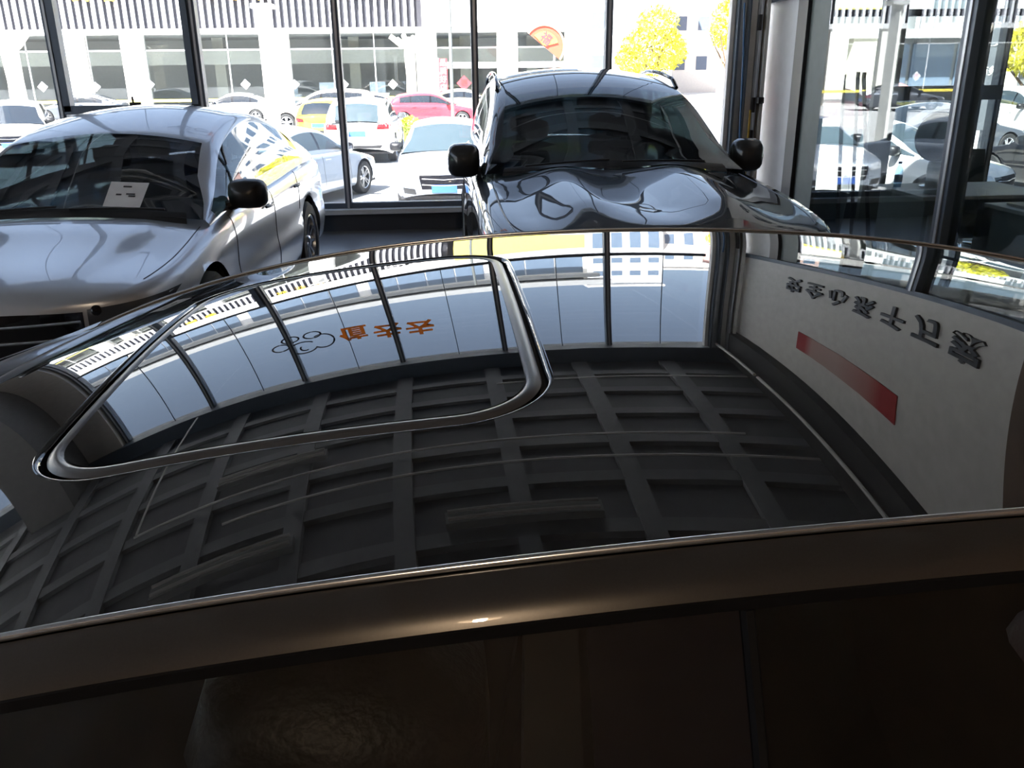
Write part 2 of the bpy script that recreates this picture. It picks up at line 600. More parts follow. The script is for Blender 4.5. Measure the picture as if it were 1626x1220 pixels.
        for key, cells in groups.items():
            idx, vs, fs, ns_ = {}, [], [], []
            for i, j in cells:
                f = []
                for (ii, jj) in ((i, j), (i+1, j), (i+1, j+1), (i, j+1)):
                    if (ii, jj) not in idx:
                        idx[(ii, jj)] = len(vs)
                        vs.append(vall[ii][jj])
                        ns_.append(-nrm[ii][jj].normalized() if nrm[ii][jj].length > 0 else Vector((0, 0, 1)))
                    f.append(idx[(ii, jj)])
                fs.append(tuple(f))
                bf = []
                for (ii, jj) in ((i, j), (i+1, j), (i+1, j+1), (i, j+1)):
                    if (ii, jj) not in bmv:
                        bmv[(ii, jj)] = full.verts.new(vall[ii][jj])
                    bf.append(bmv[(ii, jj)])
                try: full.faces.new(bf)
                except ValueError: pass
            me = bpy.data.meshes.new(key[0])
            me.from_pydata([tuple(q) for q in vs], [], fs)
            for q in me.polygons: q.use_smooth = True
            # outward
            cen = sum(vs, Vector())/len(vs)
            s_ = sum(n_.dot(q-Vector((q.x, 0, S['zb']+.6))) for n_, q in zip(ns_, vs))
            if s_ < 0: ns_ = [-n_ for n_ in ns_]
            me.update()
            if sum(p_.normal.dot(ns_[p_.vertices[0]]) for p_ in me.polygons) < 0:
                me.flip_normals()
            me.normals_split_custom_set_from_vertices([tuple(n_) for n_ in ns_])
            me.materials.append(mats[key[0]])
            link({'frame': 'cabin_frame'}.get(key[0], key[0]), me, root)
    bmesh.ops.recalc_face_normals(full, faces=full.faces)
    bvh = BVHTree.FromBMesh(full)
    full.free()
    def put(nm, rows, mat, parent=root, smooth=True):
        return None if rows is None else MB().grid(rows).build(nm, mat, parent, smooth=smooth)
    zt_n = float(spline(S['sh'], [L/2-.22])[0])
    # ---- front
    lm = lamp or LAMP
    for s_ in (-1, 1):
        o = put('headlight', cast_patch(bvh, quad_uv([(s_*W*a_, z_) for a_, z_ in S.get('lampq', [(.52, zt_n-.14), (.90, zt_n-.10), (.93, zt_n+.02), (.55, zt_n-.03)])], 10, 4), 'x', 1), lm)
        if o and hero:
            c = cast_patch(bvh, [[(s_*W*.66, zt_n-.07)]], 'x', 1, -.022)[0][0]
            MB().sphere(c, .035, 12, 8).build('lens', GLOSSB, o, smooth=True)
        o = put('fog_lamp', cast_patch(bvh, quad_uv([(s_*W*.55, zb+.10), (s_*W*.80, zb+.12), (s_*W*.82, zb+.22), (s_*W*.58, zb+.20)], 5, 3), 'x', 1), BLACK)
    gq = S.get('grilleq', (.44, .50, zt_n-.30, zt_n-.06))
    g = put('grille', cast_patch(bvh, quad_uv([(-W*gq[0], gq[2]), (W*gq[0], gq[2]), (W*gq[1], gq[3]), (-W*gq[1], gq[3])], 16, 8), 'x', 1), GLOSSB)
    put('lower_intake', cast_patch(bvh, quad_uv([(-W*.5, zb+.10), (W*.5, zb+.10), (W*.46, zb+.22), (-W*.46, zb+.22)], 12, 3), 'x', 1), BLACK)
    if g:
        for k in range(4 if hero else 2):
            z = gq[2]+(gq[3]-gq[2])*(k+.6)/(4.4 if hero else 2.4)
            q = cast_patch(bvh, [[(W*(gq[0]*.98)*t, z+.02*abs(t)) for t in np.linspace(-1, 1, 17)]], 'x', 1, .01)
            if q: MB().tube(q[0], .007, 6).build('grille_bar', CHROME, g, smooth=True)
    if plate:
        q = cast_patch(bvh, quad_uv([(-.22, zt_n-.36), (.22, zt_n-.36), (.22, zt_n-.22), (-.22, zt_n-.22)], 4, 2), 'x', 1, .012)
        if q: put('number_plate', q, plate)
        q = cast_patch(bvh, quad_uv([(-.22, zt_n-.16), (.22, zt_n-.16), (.22, zt_n-.02), (-.22, zt_n-.02)], 4, 2), 'x', -1, .012)
        if q: put('number_plate', q, plate)
    # ---- rear
    for s_ in (-1, 1):
        put('tail_light', cast_patch(bvh, quad_uv([(s_*W*.55, zt_n+.02), (s_*W*.93, zt_n+.02), (s_*W*.93, zt_n+.18), (s_*W*.58, zt_n+.14)], 8, 4), 'x', -1), TAIL)
    put('rear_diffuser', cast_patch(bvh, quad_uv([(-W*.6, zb+.12), (W*.6, zb+.12), (W*.7, zb+.24), (-W*.7, zb+.24)], 12, 3), 'x', -1), BLACK)
    # ---- sides
    wins = S['win']
    zmid = zb+.4
    for s_ in (-1, 1):
        for k, x in enumerate((wins[0][0]-.12, (wins[0][1]+wins[1][0])/2, wins[1][1]-.02)):
            zsx = float(spline(S['sh'], [x])[0])
            pts = [(x, zb+.1), (x, zmid), (x-.03, zsx-.01)] if k < 2 else [(xr+Ra*.9, zmid+.05), (x+.05, zmid+.28), (x, zsx-.01)]
            t = seam(bvh, pts, 'y', s_, .0035, int(8*lod)+2)
            if t: t.build('door_seam', BLACK, root)
        for k in (0, 1):
            xh = wins[k][1]+.12
            zh = float(spline(S['sh'], [xh])[0])-.10
            q = cast_patch(bvh, [[(xh-.09+.18*t, zh) for t in np.linspace(0, 1, 7)]], 'y', s_, 0)
            if q:
                n = len(q[0])
                pts = [v+Vector((0, s_*.028*math.sin(math.pi*(.08+.84*i/(n-1)))**.5, 0)) for i, v in enumerate(q[0])]
                MB().tube(pts, .010, 6).build('door_handle', BLACK if hero else col, root, smooth=True)
        # mirrors
        xm = wins[0][0]-.30
        zm = float(spline(S['sh'], [xm])[0])
        ym = wid(xm)*.93
        mm = mirror_mat or BLACK
        mb = MB()
        hw, hh, dp = S.get('mir', (.125, .085, .085))
        ring = []
        for (fx, sc_) in ((.0, 1.0), (.35, 1.0), (.75, .86), (1.0, .45)):
            row = []
            for k in range(17):
                a = 2*math.pi*k/16
                ca, sa = math.cos(a), math.sin(a)
                e = .58
                row.append((xm+dp*(fx-.3)*1.4, s_*(ym+.10+hw*sc_*math.copysign(abs(ca)**e, ca)), zm+.085+hh*sc_*math.copysign(abs(sa)**e, sa)))
            ring.append(row)
        mb.grid(ring)
        mb.add([Vector(sum((Vector(q) for q in ring[-1][:-1]), Vector())/16)+Vector((.012, 0, 0))]+ring[-1][:-1], [(0, k+1, (k+1) % 16+1) for k in range(16)])
        mo = mb.build('mirror', mm, root, smooth=50)
        MB().add([(q[0]-.001, q[1], q[2]) for q in ring[0][:-1]], [tuple(range(16))]).build('mirror_glass', CHROME, mo)
        MB().tube([(xm+.02, s_*(ym-.03), zm+.01), (xm+.0, s_*(ym+.04), zm+.03), (xm, s_*(ym+.07), zm+.06)], [.035, .03, .026], 8).build('mirror_stalk', BLACK, mo, smooth=True)
        if rails:
            x0, x1 = rails
            pts = []
            for t in np.linspace(0, 1, 22):
                x = x0+(x1-x0)*t
                zc_ = float(np.interp(-x, -gx, gz))
                zs = float(spline(S['sh'], [x])[0])
                y = (wid(x)*.915-tum*(zc_-zs-.06)*.9)-.03
                hgt = .045*min(1, 12*t, 12*(1-t))
                pts.append((x, s_*y, zc_-.085+hgt))
            MB().tube(pts, .016, 8).build('roof_rail', GLOSSB if hero else CHROME, root, smooth=True)
    # ---- cowl and wipers
    if hero:
        x0 = S['gh'][0][0]
        q = cast_patch(bvh, quad_uv([(x0+.015, -W*.78), (x0+.015, W*.78), (x0-.05, W*.76), (x0-.05, -W*.76)], 18, 2), 'z', 1, .006)
        put('cowl_panel', q, BLACK)
        for s_ in (-.62, .05):
            q = cast_patch(bvh, [[(x0-.03-.02*t, W*(s_+.58*t)) for t in np.linspace(0, 1, 12)]], 'z', 1, .018)
            if q: MB().tube(q[0], .007, 6).build('wiper', BLACK, root, smooth=True)
        # hood shut lines
        for s_ in (-1, 1):
            q = [(x, s_*wid(x)*.86) for x in np.linspace(x0+.02, L/2-.34, 14)]
            t = seam(bvh, q, 'z', 1, .0035, 3)
            if t: t.build('hood_seam', BLACK, root)
    # ---- cabin inside
    zs0 = float(spline(S['sh'], [0])[0])
    x0 = S['gh'][0][0]
    if hero:
        MB().grid([[(x0-.02, W*.8*t, zs0-.06-.03*t*t) for t in np.linspace(-1, 1, 9)], [(x0-.28, W*.82*t, zs0-.01-.03*t*t) for t in np.linspace(-1, 1, 9)],
                   [(x0-.55, W*.82*t, zs0-.04-.03*t*t) for t in np.linspace(-1, 1, 9)], [(x0-.6, W*.82*t, zs0-.4) for t in np.linspace(-1, 1, 9)]]).build('dashboard', CABIN, root, smooth=40)
        for s_ in (-1, 1):
            for xs in (x0-1.35, x0-2.2):
                seat(root, xs, s_*.38, zs0-.62, S['H'], M('grey seat cloth', (.03, .03, .034), rough=.85))
        sw = MB()
        sw.tube([(x0-.68+.06*math.sin(a), .38+.18*math.cos(a), zs0+.0+.17*math.sin(a)) for a in np.linspace(0, 2*math.pi, 25)], .015, 8, cap=False)
        sw.tube([(x0-.55, .38, zs0-.05), (x0-.68, .38, zs0)], .03, 8)
        sw.tube([(x0-.68, .20, zs0), (x0-.66, .56, zs0)], .014, 6)
        sw.build('steering_wheel', CABIN, root, smooth=40)
        MB().box(S['gh'][-1][0]+.25, x0-.3, -W*.84, W*.84, zb+.10, zb+.16).build('cabin_floor', CABIN, root)
        c = Vector((S['wst']-.03, 0, S['H']-.27))
        MB().cbox(c, (.03, .24, .06)).build('rear_view_mirror', BLACK, root, bevel=.01)
    elif greenhouse:
        MB().box(S['gh'][-1][0]+.2, x0-.1, -W*.8, W*.8, zb+.15, zs0-.04).build('cabin_floor', CABIN, root)
    # ---- wheels
    ty, rm, dk = wheel_meshes(rim)
    for ax in (xf, xr):
        for s_ in (-1, 1):
            w_ = link('wheel', ty, root)
            w_.location = (ax, s_*(W-.115), rw)
            w_.scale = (rw, rw*.78, rw)
            w_.rotation_euler = (0, random.uniform(0, 6), 0 if s_ > 0 else math.pi)
            q = link('rim', rm, w_)
            if wheelmat:
                q.material_slots[0].link = 'OBJECT'
                q.material_slots[0].material = wheelmat
            if lod >= .9: link('brake_disc', dk, w_)
    return root, bvh, S

def seat(root, x, y, z, H, mat, w=.25, fat=1.0):
    """front-facing seat: cushion, backrest, headrest on two posts"""
    def pad(nm, path, ww, th):
        rows = []
        for (px, pz, fw, ft) in path:
            row = []
            for k in range(17):
                a = 2*math.pi*k/16
                ca, sa = math.cos(a), math.sin(a)
                e = .5
                row.append((px, pz, ww*fw*math.copysign(abs(ca)**e, ca), th*ft*math.copysign(abs(sa)**e, sa)))
            rows.append(row)
        P = []
        for i, row in enumerate(rows):
            a, b = rows[max(i-1, 0)], rows[min(i+1, len(rows)-1)]
            d = Vector((b[0][0]-a[0][0], 0, b[0][1]-a[0][1])).normalized()
            nrm = Vector((-d.z, 0, d.x))
            P.append([Vector((x+q[0], y+q[2], z+q[1]))+nrm*q[3] for q in row])
        return MB().grid(P).build(nm, mat, root, smooth='all')
    pad('seat_cushion', [(.30, .14, .3, .3), (.28, .15, .9, .8), (.1, .13, 1, 1), (-.15, .11, 1, 1), (-.22, .11, .9, .6)], w, .07)
    pad('backrest', [(-.17, .12, .6, .4), (-.19, .16, .95, .9), (-.26, .40, 1, 1), (-.33, .60, .92, .9), (-.36, .68, .75, .7), (-.37, .71, .3, .3)], w, .06*(fat+1)/2)
    h = pad('headrest', [(-.375, .735, .25, .3), (-.377, .75, .85, .85), (-.385, .81, 1, 1), (-.395, .87, .9, .9), (-.40, .90, .3, .4)], .14, .05*fat)
    for s_ in (-1, 1):
        MB().tube([(x-.36, y+.06*s_, z+.68), (x-.385, y+.06*s_, z+.78)], .006, 6).build('headrest_post', CHROME, h)

# ------------------------------------------------------------------ the place
DW = 10.10            # inner face of the window wall
XP = 3.68             # glass partition on the right
MX0, MSP = -4.068, 1.5
GZ = -0.60            # car park outside lies lower than the showroom floor
NAVY = M('dark blue grey aluminium', (.10, .13, .17), rough=.45, metal=.3)
ALU = M('pale aluminium', (.45, .48, .52), rough=.35, metal=.6)
WHITE = M('white painted metal', (.80, .80, .78), rough=.45)
PLASTER = M('white wall paint', (.74, .73, .70), rough=.85, bump=.05)
BROWN = M('brown panelled wall', (.15, .10, .07), rough=.6, var=.2, scale=3)
FLOORM = M('dark polished floor', (.15, .155, .165), rough=.3, var=.15, scale=2)
PANE = glass('window pane', (.975, .985, .985), haze=.016)
PART = glass('partition pane', (.66, .70, .69), haze=.02)
BLACKC = M('black ceiling panel', (.155, .163, .178), rough=.8)
BEAMM = M('grey ceiling beam', (.23, .243, .262), rough=.7)
ASPH = M('sunlit concrete paving', (.42, .42, .42), rough=.9, var=.12, scale=.6, bump=.2, bscale=30)

struct('floor', MB().box(-12, 9.6, -6, DW+.1, -.25, 0), FLOORM)
struct('ground', MB().add([(-140, -60, GZ), (140, -60, GZ), (140, 200, GZ), (-140, 200, GZ)], [(0, 1, 2, 3)]), ASPH)
ceil = struct('ceiling', MB().box(-12.2, 9.8, -6.2, DW+.25, 5.55, 5.9), BLACKC)
k = 0
x = .18-1.25*9
while x < 3.6:
    if x > -11.9:
        MB().box(x-.11, x+.11, -6, DW-.25, 5.48, 5.549).build('ceiling_beam', BEAMM, ceil)
    x += 1.25
y = 9.40
while y > -5.9:
    MB().box(-11.9, XP-.001, y-.075, y+.075, 5.495, 5.548).build('ceiling_beam', BEAMM, ceil)
    y -= .65
struct('wall_back', MB().box(-12.2, 9.8, -6.2, -6, -.3, 5.55), BROWN)
struct('wall_left', MB().box(-12.2, -12, -6, DW+.2, -.6, .4), M('grey wall paint', (.35, .34, .32), rough=.85))
struct('trim_left_header', MB().box(-12.2, -12, -6, DW+.2, 5.0, 5.55), NAVY)
for i_ in range(8):  # unseen left glazing, added to bring more daylight into the room
    y0_, y1_ = -6+2.012*i_, -6+2.012*(i_+1)
    w_ = tag(link('window_%d' % (20+i_), None), kind='structure')
    MB().box(-12.16, -12.02, y0_-.04, y0_+.04, .4, 5.0).build('mullion', NAVY, w_)
    MB().box(-12.14, -12.04, y0_+.04, y1_-.04, 2.5, 2.58).build('transom', NAVY, w_)
    MB().box(-12.10, -12.09, y0_+.04, y1_-.04, .4, 5.0).build('pane', PANE, w_)
wr = struct('wall_right', MB().box(XP, XP+.12, 4.6, DW, 2.50, 5.55), PLASTER)
struct('wall_brown', MB().box(XP, XP+.12, -6, 4.6, 0, 5.55), BROWN)
struct('wall_office_end', MB().box(XP+.12, 9.6, 4.48, 4.6, 0, 2.9), M('beige wall paint', (.50, .40, .32), rough=.85))
struct('wall_office_side', MB().box(9.5, 9.6, 4.6, DW, 0, 2.9), M('beige wall paint', (.5, .4, .32)))
struct('ceiling_office', MB().box(XP+.12, 9.6, 4.6, DW+.2, 2.85, 2.95), M('cream ceiling', (.62, .56, .47), rough=.9))
struct('wall_office_upper', MB().box(XP+.12, 9.8, DW, DW+.2, 2.9, 5.55), PLASTER)
# window wall: plinth, header, sill
struct('wall_plinth', MB().box(-12, 9.6, DW, DW+.2, GZ, .20), M('dark plinth', (.035, .042, .055), rough=.5))
struct('trim_sill', MB().box(-12, XP, DW-.10, DW+.2, .20, .26), M('pale stone sill', (.62, .64, .66), rough=.4), bevel=.008)
struct('trim_header', MB().box(-12, XP, DW-.15, DW+.2, 5.22, 5.55), NAVY)
# column on the left, between the two window strips
struct('wall_column', MB().box(-7.05, -6.25, 9.15, DW+.2, 0, 5.55), M('shaded column grey', (.22, .22, .22), rough=.8))  # shadowed column front, its shade put into the dark grey
struct('wall_pier', MB().box(-6.25, -5.62, DW-.1, DW+.2, 0, 5.55), M('lit pier grey', (.70, .68, .64), rough=.8))  # lit side of the column, its light put into the pale colour

def window(n, x0, x1, sash=False, joint=True, z1=5.22, zt=2.54, mat=None):
    w = tag(link('window_%d' % n, None), kind='structure')
    w.location = ((x0+x1)/2, DW+.06, .26)
    ox, oy, oz = w.location
    def part(nm, mb, mat, **kw):
        mb.v = [(a-ox, b-oy, c-oz) for a, b, c in mb.v]
        return mb.build(nm, mat, w, **kw)
    hw = .038
    part('mullion', MB().box(x0-hw, x0+hw, DW, DW+.14, .26, z1), NAVY, bevel=.004)
    part('cover_strip', MB().box(x0-.012, x0+.012, DW-.012, DW, .26, z1), ALU)
    part('transom', MB().box(x0+hw, x1-hw, DW+.01, DW+.12, zt-.03, zt+.045), NAVY)
    part('bottom_rail', MB().box(x0+hw, x1-hw, DW+.01, DW+.12, .26, .32), NAVY)
    m_ = mat or PANE
    part('pane', MB().box(x0+hw, x1-hw, DW+.06, DW+.068,   .32, zt-.03), m_)
    part('pane', MB().box(x0+hw, x1-hw, DW+.06, DW+.068, zt+.045, z1), m_)
    if joint:
        xm = (x0+x1)/2+.08
        part('glass_joint', MB().box(xm-.005, xm+.005, DW+.055, DW+.072, zt+.045, z1), NAVY)
    if sash:
        part('sash', MB().box(x0+hw, x0+hw+.07, DW-.03, DW+.10, 1.37, zt).box(x1-hw-.07, x1-hw, DW-.03, DW+.10, 1.37, zt)
             .box(x0+hw, x1-hw, DW-.03, DW+.10, 1.34, 1.43), NAVY)
        lt = MB().cbox(((x0+x1)/2+.05, DW-.04, 1.445), (.12, .03, .03)).tube([((x0+x1)/2+.03, DW-.05, 1.45), ((x0+x1)/2+.03, DW-.06, 1.52)], .012, 8)
        part('latch', lt, BLACK)
    return w

n = 1
for k in range(-1, 5):
    window(n, MX0+MSP*k, MX0+MSP*(k+1) if k < 4 else 3.26, sash=(k == 0))
    n += 1
for a, b in ((-11.9, -10.3), (-10.3, -8.7), (-8.7, -7.09)):
    window(n, a, b)
    n += 1
for a, b in ((3.86, 5.15), (5.15, 6.6), (6.6, 8.05), (8.05, 9.5)):
    window(n, a, b, joint=False, z1=2.85, zt=2.30)
    n += 1
# band and broad post in the office window, grey
tag(MB().box(5.02, 5.30, DW-.10, DW-.02, 0, 2.85).build('office_post', M('mid grey metal', (.16, .17, .17), rough=.5)), 'grey square post inside the office window', 'post')
tag(MB().box(5.30, 6.60, DW-.06, DW-.01, 1.36, 1.52).build('office_rail', M('mid grey metal', (.16, .17, .17))), 'grey horizontal rail across the office window', 'rail')

# folded aluminium door leaves stacked in the right corner
t = thing('folding_door', 'pale aluminium folding door leaves stacked in the corner beside the black post', 'door', (3.5, DW-.1, 0))
spec_ = [(3.262, 3.31, 9.98, WHITE), (3.315, 3.345, 9.90, NAVY), (3.35, 3.42, 9.94, ALU), (3.425, 3.45, 9.86, NAVY), (3.455, 3.53, 9.90, WHITE), (3.535, 3.56, 9.80, ALU), (3.565, 3.585, 9.86, NAVY), (3.59, 3.63, 9.78, WHITE)]
for a, b, yy, mt in spec_:
    o = MB().box(a-3.5, b-3.5, yy-DW+.1, .08, .02, 5.2).build('door_leaf', mt, t, bevel=.004)
for z in (1.0, 1.35, 2.2):
    MB().cbox((.02, -.22, z), (.03, .05, .16)).build('hinge', BLACK, t)
tag(MB().tube([(3.40, 9.72, .0), (3.38, 9.74, 1.0), (3.36, 9.78, 1.9), (3.345, 9.82, 2.4)], .010, 6).build('blue_handled_pole', M('blue pole', (.05, .16, .35), rough=.4)), 'thin blue pole leaning on the corner door leaves', 'pole')
tag(MB().tube([(3.46, 9.70, .0), (3.47, 9.72, 1.3)], .012, 6).build('yellow_pole', M('yellow pole', (.6, .40, .05), rough=.5)), 'short yellow pole standing against the corner door leaves', 'pole')
t = thing('wall_camera', 'small black camera bracket on the corner door frame', 'camera', (3.56, 9.70, 1.40))
MB().cbox((0, 0, 0), (.07, .10, .07)).build('housing', BLACK, t, bevel=.01)
MB().tube([(0, .0, 0), (0, .14, .03)], .012, 6).build('arm', BLACK, t)

# glass partition on the right
gp = tag(link('window_partition', None), kind='structure')
def gpart(nm, mb, mat, **kw): return mb.build(nm, mat, gp, **kw)
gpart('post', MB().box(XP-.02, XP+.10, 8.86, 9.10, 0, 2.42), M('black post', (.012, .014, .018), rough=.4))
gpart('corner_panel', MB().box(XP+.02, XP+.06, 9.10, DW, 0, 2.42), ALU)
gpart('blind_panel', MB().box(XP+.02, XP+.06, 8.42, 8.86, 0, 2.42), M('grey green panel', (.16, .19, .18), rough=.6))
gpart('mullion', MB().box(XP-.04, XP+.10, 5.97, 6.11, 0, 2.42), NAVY, bevel=.004)
gpart('cover_strip', MB().box(XP-.05, XP-.04, 6.02, 6.05, 0, 2.42), ALU)
gpart('top_frame', MB().box(XP-.04, XP+.10, 4.6, DW, 2.40, 2.50), NAVY)
gpart('bottom_frame', MB().box(XP-.02, XP+.10, 4.6, 8.86, 0, .08), NAVY)
gpart('end_frame', MB().box(XP-.02, XP+.10, 4.6, 4.66, 0, 2.42), ALU)
gpart('pane', MB().box(XP+.02, XP+.032, 6.11, 8.42, .08, 2.40), PART)
gpart('pane', MB().box(XP+.02, XP+.032, 4.66, 5.97, .08, 2.40), PART)

# lettering on the white wall above the partition, reading from the window towards us
LETT = M('dark grey sign letter', (.035, .04, .045), rough=.45)
for i, ch in enumerate('安全心系千万家'):
    me = text_mesh(ch, .40, .012, .010)
    me.materials.clear(); me.materials.append(LETT)
    o = link('sign_letter', me)
    o.location = (XP-.014, 8.29-.52*i, 2.98)
    o.rotation_euler = (R(90), 0, R(-90))
    tag(o, 'dark raised Chinese character on the white wall over the partition, ' + ('nearest the window', 'second from the window', 'third from the window', 'middle of the seven', 'fifth from the window', 'sixth from the window', 'farthest from the window')[i], 'letter', 'wall slogan characters')
# red board, its middle washed out
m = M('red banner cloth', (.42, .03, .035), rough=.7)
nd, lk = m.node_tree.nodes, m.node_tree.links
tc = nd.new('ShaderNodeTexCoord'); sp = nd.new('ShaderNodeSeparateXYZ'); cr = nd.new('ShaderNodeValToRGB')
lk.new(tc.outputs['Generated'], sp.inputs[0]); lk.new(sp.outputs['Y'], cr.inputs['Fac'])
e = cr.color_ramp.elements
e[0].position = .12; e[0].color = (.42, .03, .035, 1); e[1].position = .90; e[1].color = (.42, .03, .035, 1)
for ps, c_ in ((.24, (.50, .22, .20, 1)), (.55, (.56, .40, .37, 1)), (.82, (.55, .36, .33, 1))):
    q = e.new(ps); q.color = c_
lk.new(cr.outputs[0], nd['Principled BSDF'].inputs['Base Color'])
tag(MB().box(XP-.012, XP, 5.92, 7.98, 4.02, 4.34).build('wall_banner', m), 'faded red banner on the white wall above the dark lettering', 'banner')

struct('trim_soffit', MB().box(XP-.14, XP-.001, 4.6, DW-.15, 4.80, 5.40), M('dark soffit', (.035, .037, .04), rough=.7))
# services under the ceiling
COND = M('pale conduit', (.75, .75, .74), rough=.35)
for i, (yy, x0, x1, w_) in enumerate(((9.02, .2, 3.6, 'nearest the window'), (7.38, -4.5, 2.9, 'second from the window'), (6.96, -3.2, 3.6, 'third from the window'))):
    tag(MB().tube([(x0, yy, 5.42), (x1, yy+.06, 5.42)], .012, 6).build('ceiling_conduit', COND), 'thin pale conduit across the dark ceiling, '+w_, 'conduit', 'ceiling conduits')
tag(MB().tube([(3.42, 10.0, 5.12), (3.42, 8.5, 5.10)], .024, 8).tube([(3.42, 8.4, 5.10), (3.48, 4.8, 5.02)], .022, 8).build('ceiling_pipe', WHITE, smooth=True), 'white pipe along the ceiling edge by the lettered wall', 'pipe')
tag(MB().tube([(-4.3, 10.0, 5.25), (-4.35, 7.2, 5.3)], .014, 8).build('ceiling_pipe', WHITE, smooth=True), 'white pipe along the ceiling by the left pier', 'pipe')
for i, (x0, x1, yy, w_) in enumerate(((-.62, .98, 6.28, 'over the middle of the near car'), (-3.44, -2.0, 7.75, 'nearest the window'), (-3.97, -2.27, 6.42, 'on the left'))):
    t = thing('strip_light', 'unlit pale strip light on the ceiling, '+w_, 'lamp', ((x0+x1)/2, yy, 5.40), 0, 'ceiling strip lights')
    h = (x1-x0)/2
    MB().box(-h, h, -.07, .07, .02, .08).build('tray', M('pale lamp tray', (.30, .31, .32), rough=.5), t)
    for s_ in (-.045, .045):
        MB().tube([(-h+.03, s_, 0), (h-.03, s_, 0)], .014, 8).build('tube', M('unlit tube', (.6, .6, .58), rough=.3), t)
# the warm lamp behind the viewer whose mirror image sits on the near roof rail
t = thing('pendant_lamp', 'warm glowing pendant lamp hanging behind the near car', 'lamp', (-.20, -3.1, 3.95))
MB().lathe([(.02, .30), (.05, .28), (.16, .06), (.17, 0), (.155, 0), (.145, .05), (.04, .25)], 20).build('shade', M('dark lamp shade', (.05, .045, .04), rough=.5), t, smooth=40)
MB().tube([(0, 0, .29), (0, 0, 1.6)], .008, 6).build('cord', BLACK, t)
MB().sphere((0, 0, .05), .055, 14, 8).build('bulb', M('glowing bulb', (1, .9, .7), emis=(1, .72, .42), estr=60), t, smooth=True)
ld = bpy.data.lights.new('warm_lamp_light', 'POINT')
ld.energy = 100; ld.color = (1, .76, .52); ld.shadow_soft_size = .05
lo = link('warm_lamp_light', ld); lo.location = (-.20, -3.1, 3.91)

# ------------------------------------------------------------------ the near car: nose towards -X, driver's side towards us
VC = 1.07169
def zroof(x, v):
    return HC-.28411-(-.05865*x+.12425*x**2-.07883*x**3+.06238*x**4-.01008*x**5)-.09995*v*v+.08924*v**4+.0518*x*v*v-.03062*x*x*v*v
def nroof(x, v):
    h = 1e-4
    return Vector((-(zroof(x+h, v)-zroof(x-h, v))/(2*h), -(zroof(x, v+h)-zroof(x, v-h))/(2*h), 1)).normalized()
def wroof(x):
    return .58276-.00456*x-.06128*x*x

GREY = paint('bronze grey car paint', (.060, .055, .050), metal=.55, rough=.28)
ROOFP = paint('gloss dark roof paint copy', (.013, .0138, .0150), metal=0, rough=.5)  # roof copy of the body paint, darker and flakeless to keep reflections crisp
own, own_bvh, _ = make_car('sedan_car', 'bronze grey sedan in the foreground, seen over its glossy black roof and sunroof', 'car', (-.25, VC, 0), 180, 'sedan', GREY, hero=False,
    greenhouse=False, plate=PLATE_BLUE, mirror_mat=GREY, spec=dict(win=[(.95, -.36), (-.42, -1.25), (-1.3, -1.6)]))

def own_part(nm, vs, fs, mat, normals=None, smooth=True):
    me = bpy.data.meshes.new(nm)
    # world to the frame of the car (turned by 180 degrees)
    me.from_pydata([(-(q[0]+.25), -(q[1]-VC), q[2]) for q in vs], [], fs)
    me.update()
    if smooth:
        for p_ in me.polygons: p_.use_smooth = True
    if normals:
        nn = [Vector((-q.x, -q.y, q.z)) for q in normals]
        if sum(p_.normal.dot(nn[p_.vertices[0]]) for p_ in me.polygons) < 0: me.flip_normals()
        me.normals_split_custom_set_from_vertices([tuple(q) for q in nn])
    else:
        bm = bmesh.new(); bm.from_mesh(me); bmesh.ops.recalc_face_normals(bm, faces=bm.faces); bm.to_mesh(me); bm.free()
        if smooth: me.set_sharp_from_angle(angle=R(50))
    me.materials.append(mat)
    return link(nm, me, own)

XF, XR = -.66, 1.42              # front header, rear header
SF, SRR, SN, CRAD = -.383, .087, .355, .085   # sunroof opening

def rrect(off, n=200):
    """rounded outline of the sunroof grown by off, as (x, v)"""
    x0, x1, y1, r = SF-off, SRR+off, SN+off, CRAD+off
    pts = []
    cs = [(x1-r, y1-r, 0), (x0+r, y1-r, 90), (x0+r, -y1+r, 180), (x1-r, -y1+r, 270)]
    raw = []
    for cx_, cy_, a0 in cs:
        for k in range(25):
            a = R(a0+90*k/24)
            raw.append((cx_+r*math.cos(a), cy_+r*math.sin(a)))
    raw.append(raw[0])
    d = [0]
    for a, b in zip(raw[:-1], raw[1:]): d.append(d[-1]+math.hypot(b[0]-a[0], b[1]-a[1]))
    for k in range(n):
        s_ = d[-1]*k/n
        pts.append((float(np.interp(s_, d, [q[0] for q in raw])), float(np.interp(s_, d, [q[1] for q in raw]))))
    return pts

# roof skin: loops from the sunroof opening out to the roof outline
NL, KL = 280, 26
inner = rrect(.016, NL)
ccx = (SF+SRR)/2
def outer_pt(x, v):
    """push a point of the inner outline outwards until it meets the roof outline"""
    dx, dv = x-ccx, v
    lo, hi = 1.0, 12.0
    for _ in range(40):
        m_ = (lo+hi)/2
        a, b = ccx+dx*m_, dv*m_
        ins = XF < a < XR and abs(b) < wroof(a)
        lo, hi = (m_, hi) if ins else (lo, m_)
    return (ccx+dx*lo, dv*lo)
outer = [outer_pt(*q) for q in inner]
vs, fs, ns = [], [], []
for k in range(KL+1):
    t = k/KL
    for (a, b), (c, d) in zip(inner, outer):
        x, v = a+(c-a)*t, b+(d-b)*t
        vs.append((x, VC+v, zroof(x, v))); ns.append(nroof(x, v))
for k in range(KL):
    for j in range(NL):
        j2 = (j+1) % NL
        fs.append((k*NL+j, k*NL+j2, (k+1)*NL+j2, (k+1)*NL+j))
own_part('roof', vs, fs, ROOFP, ns)
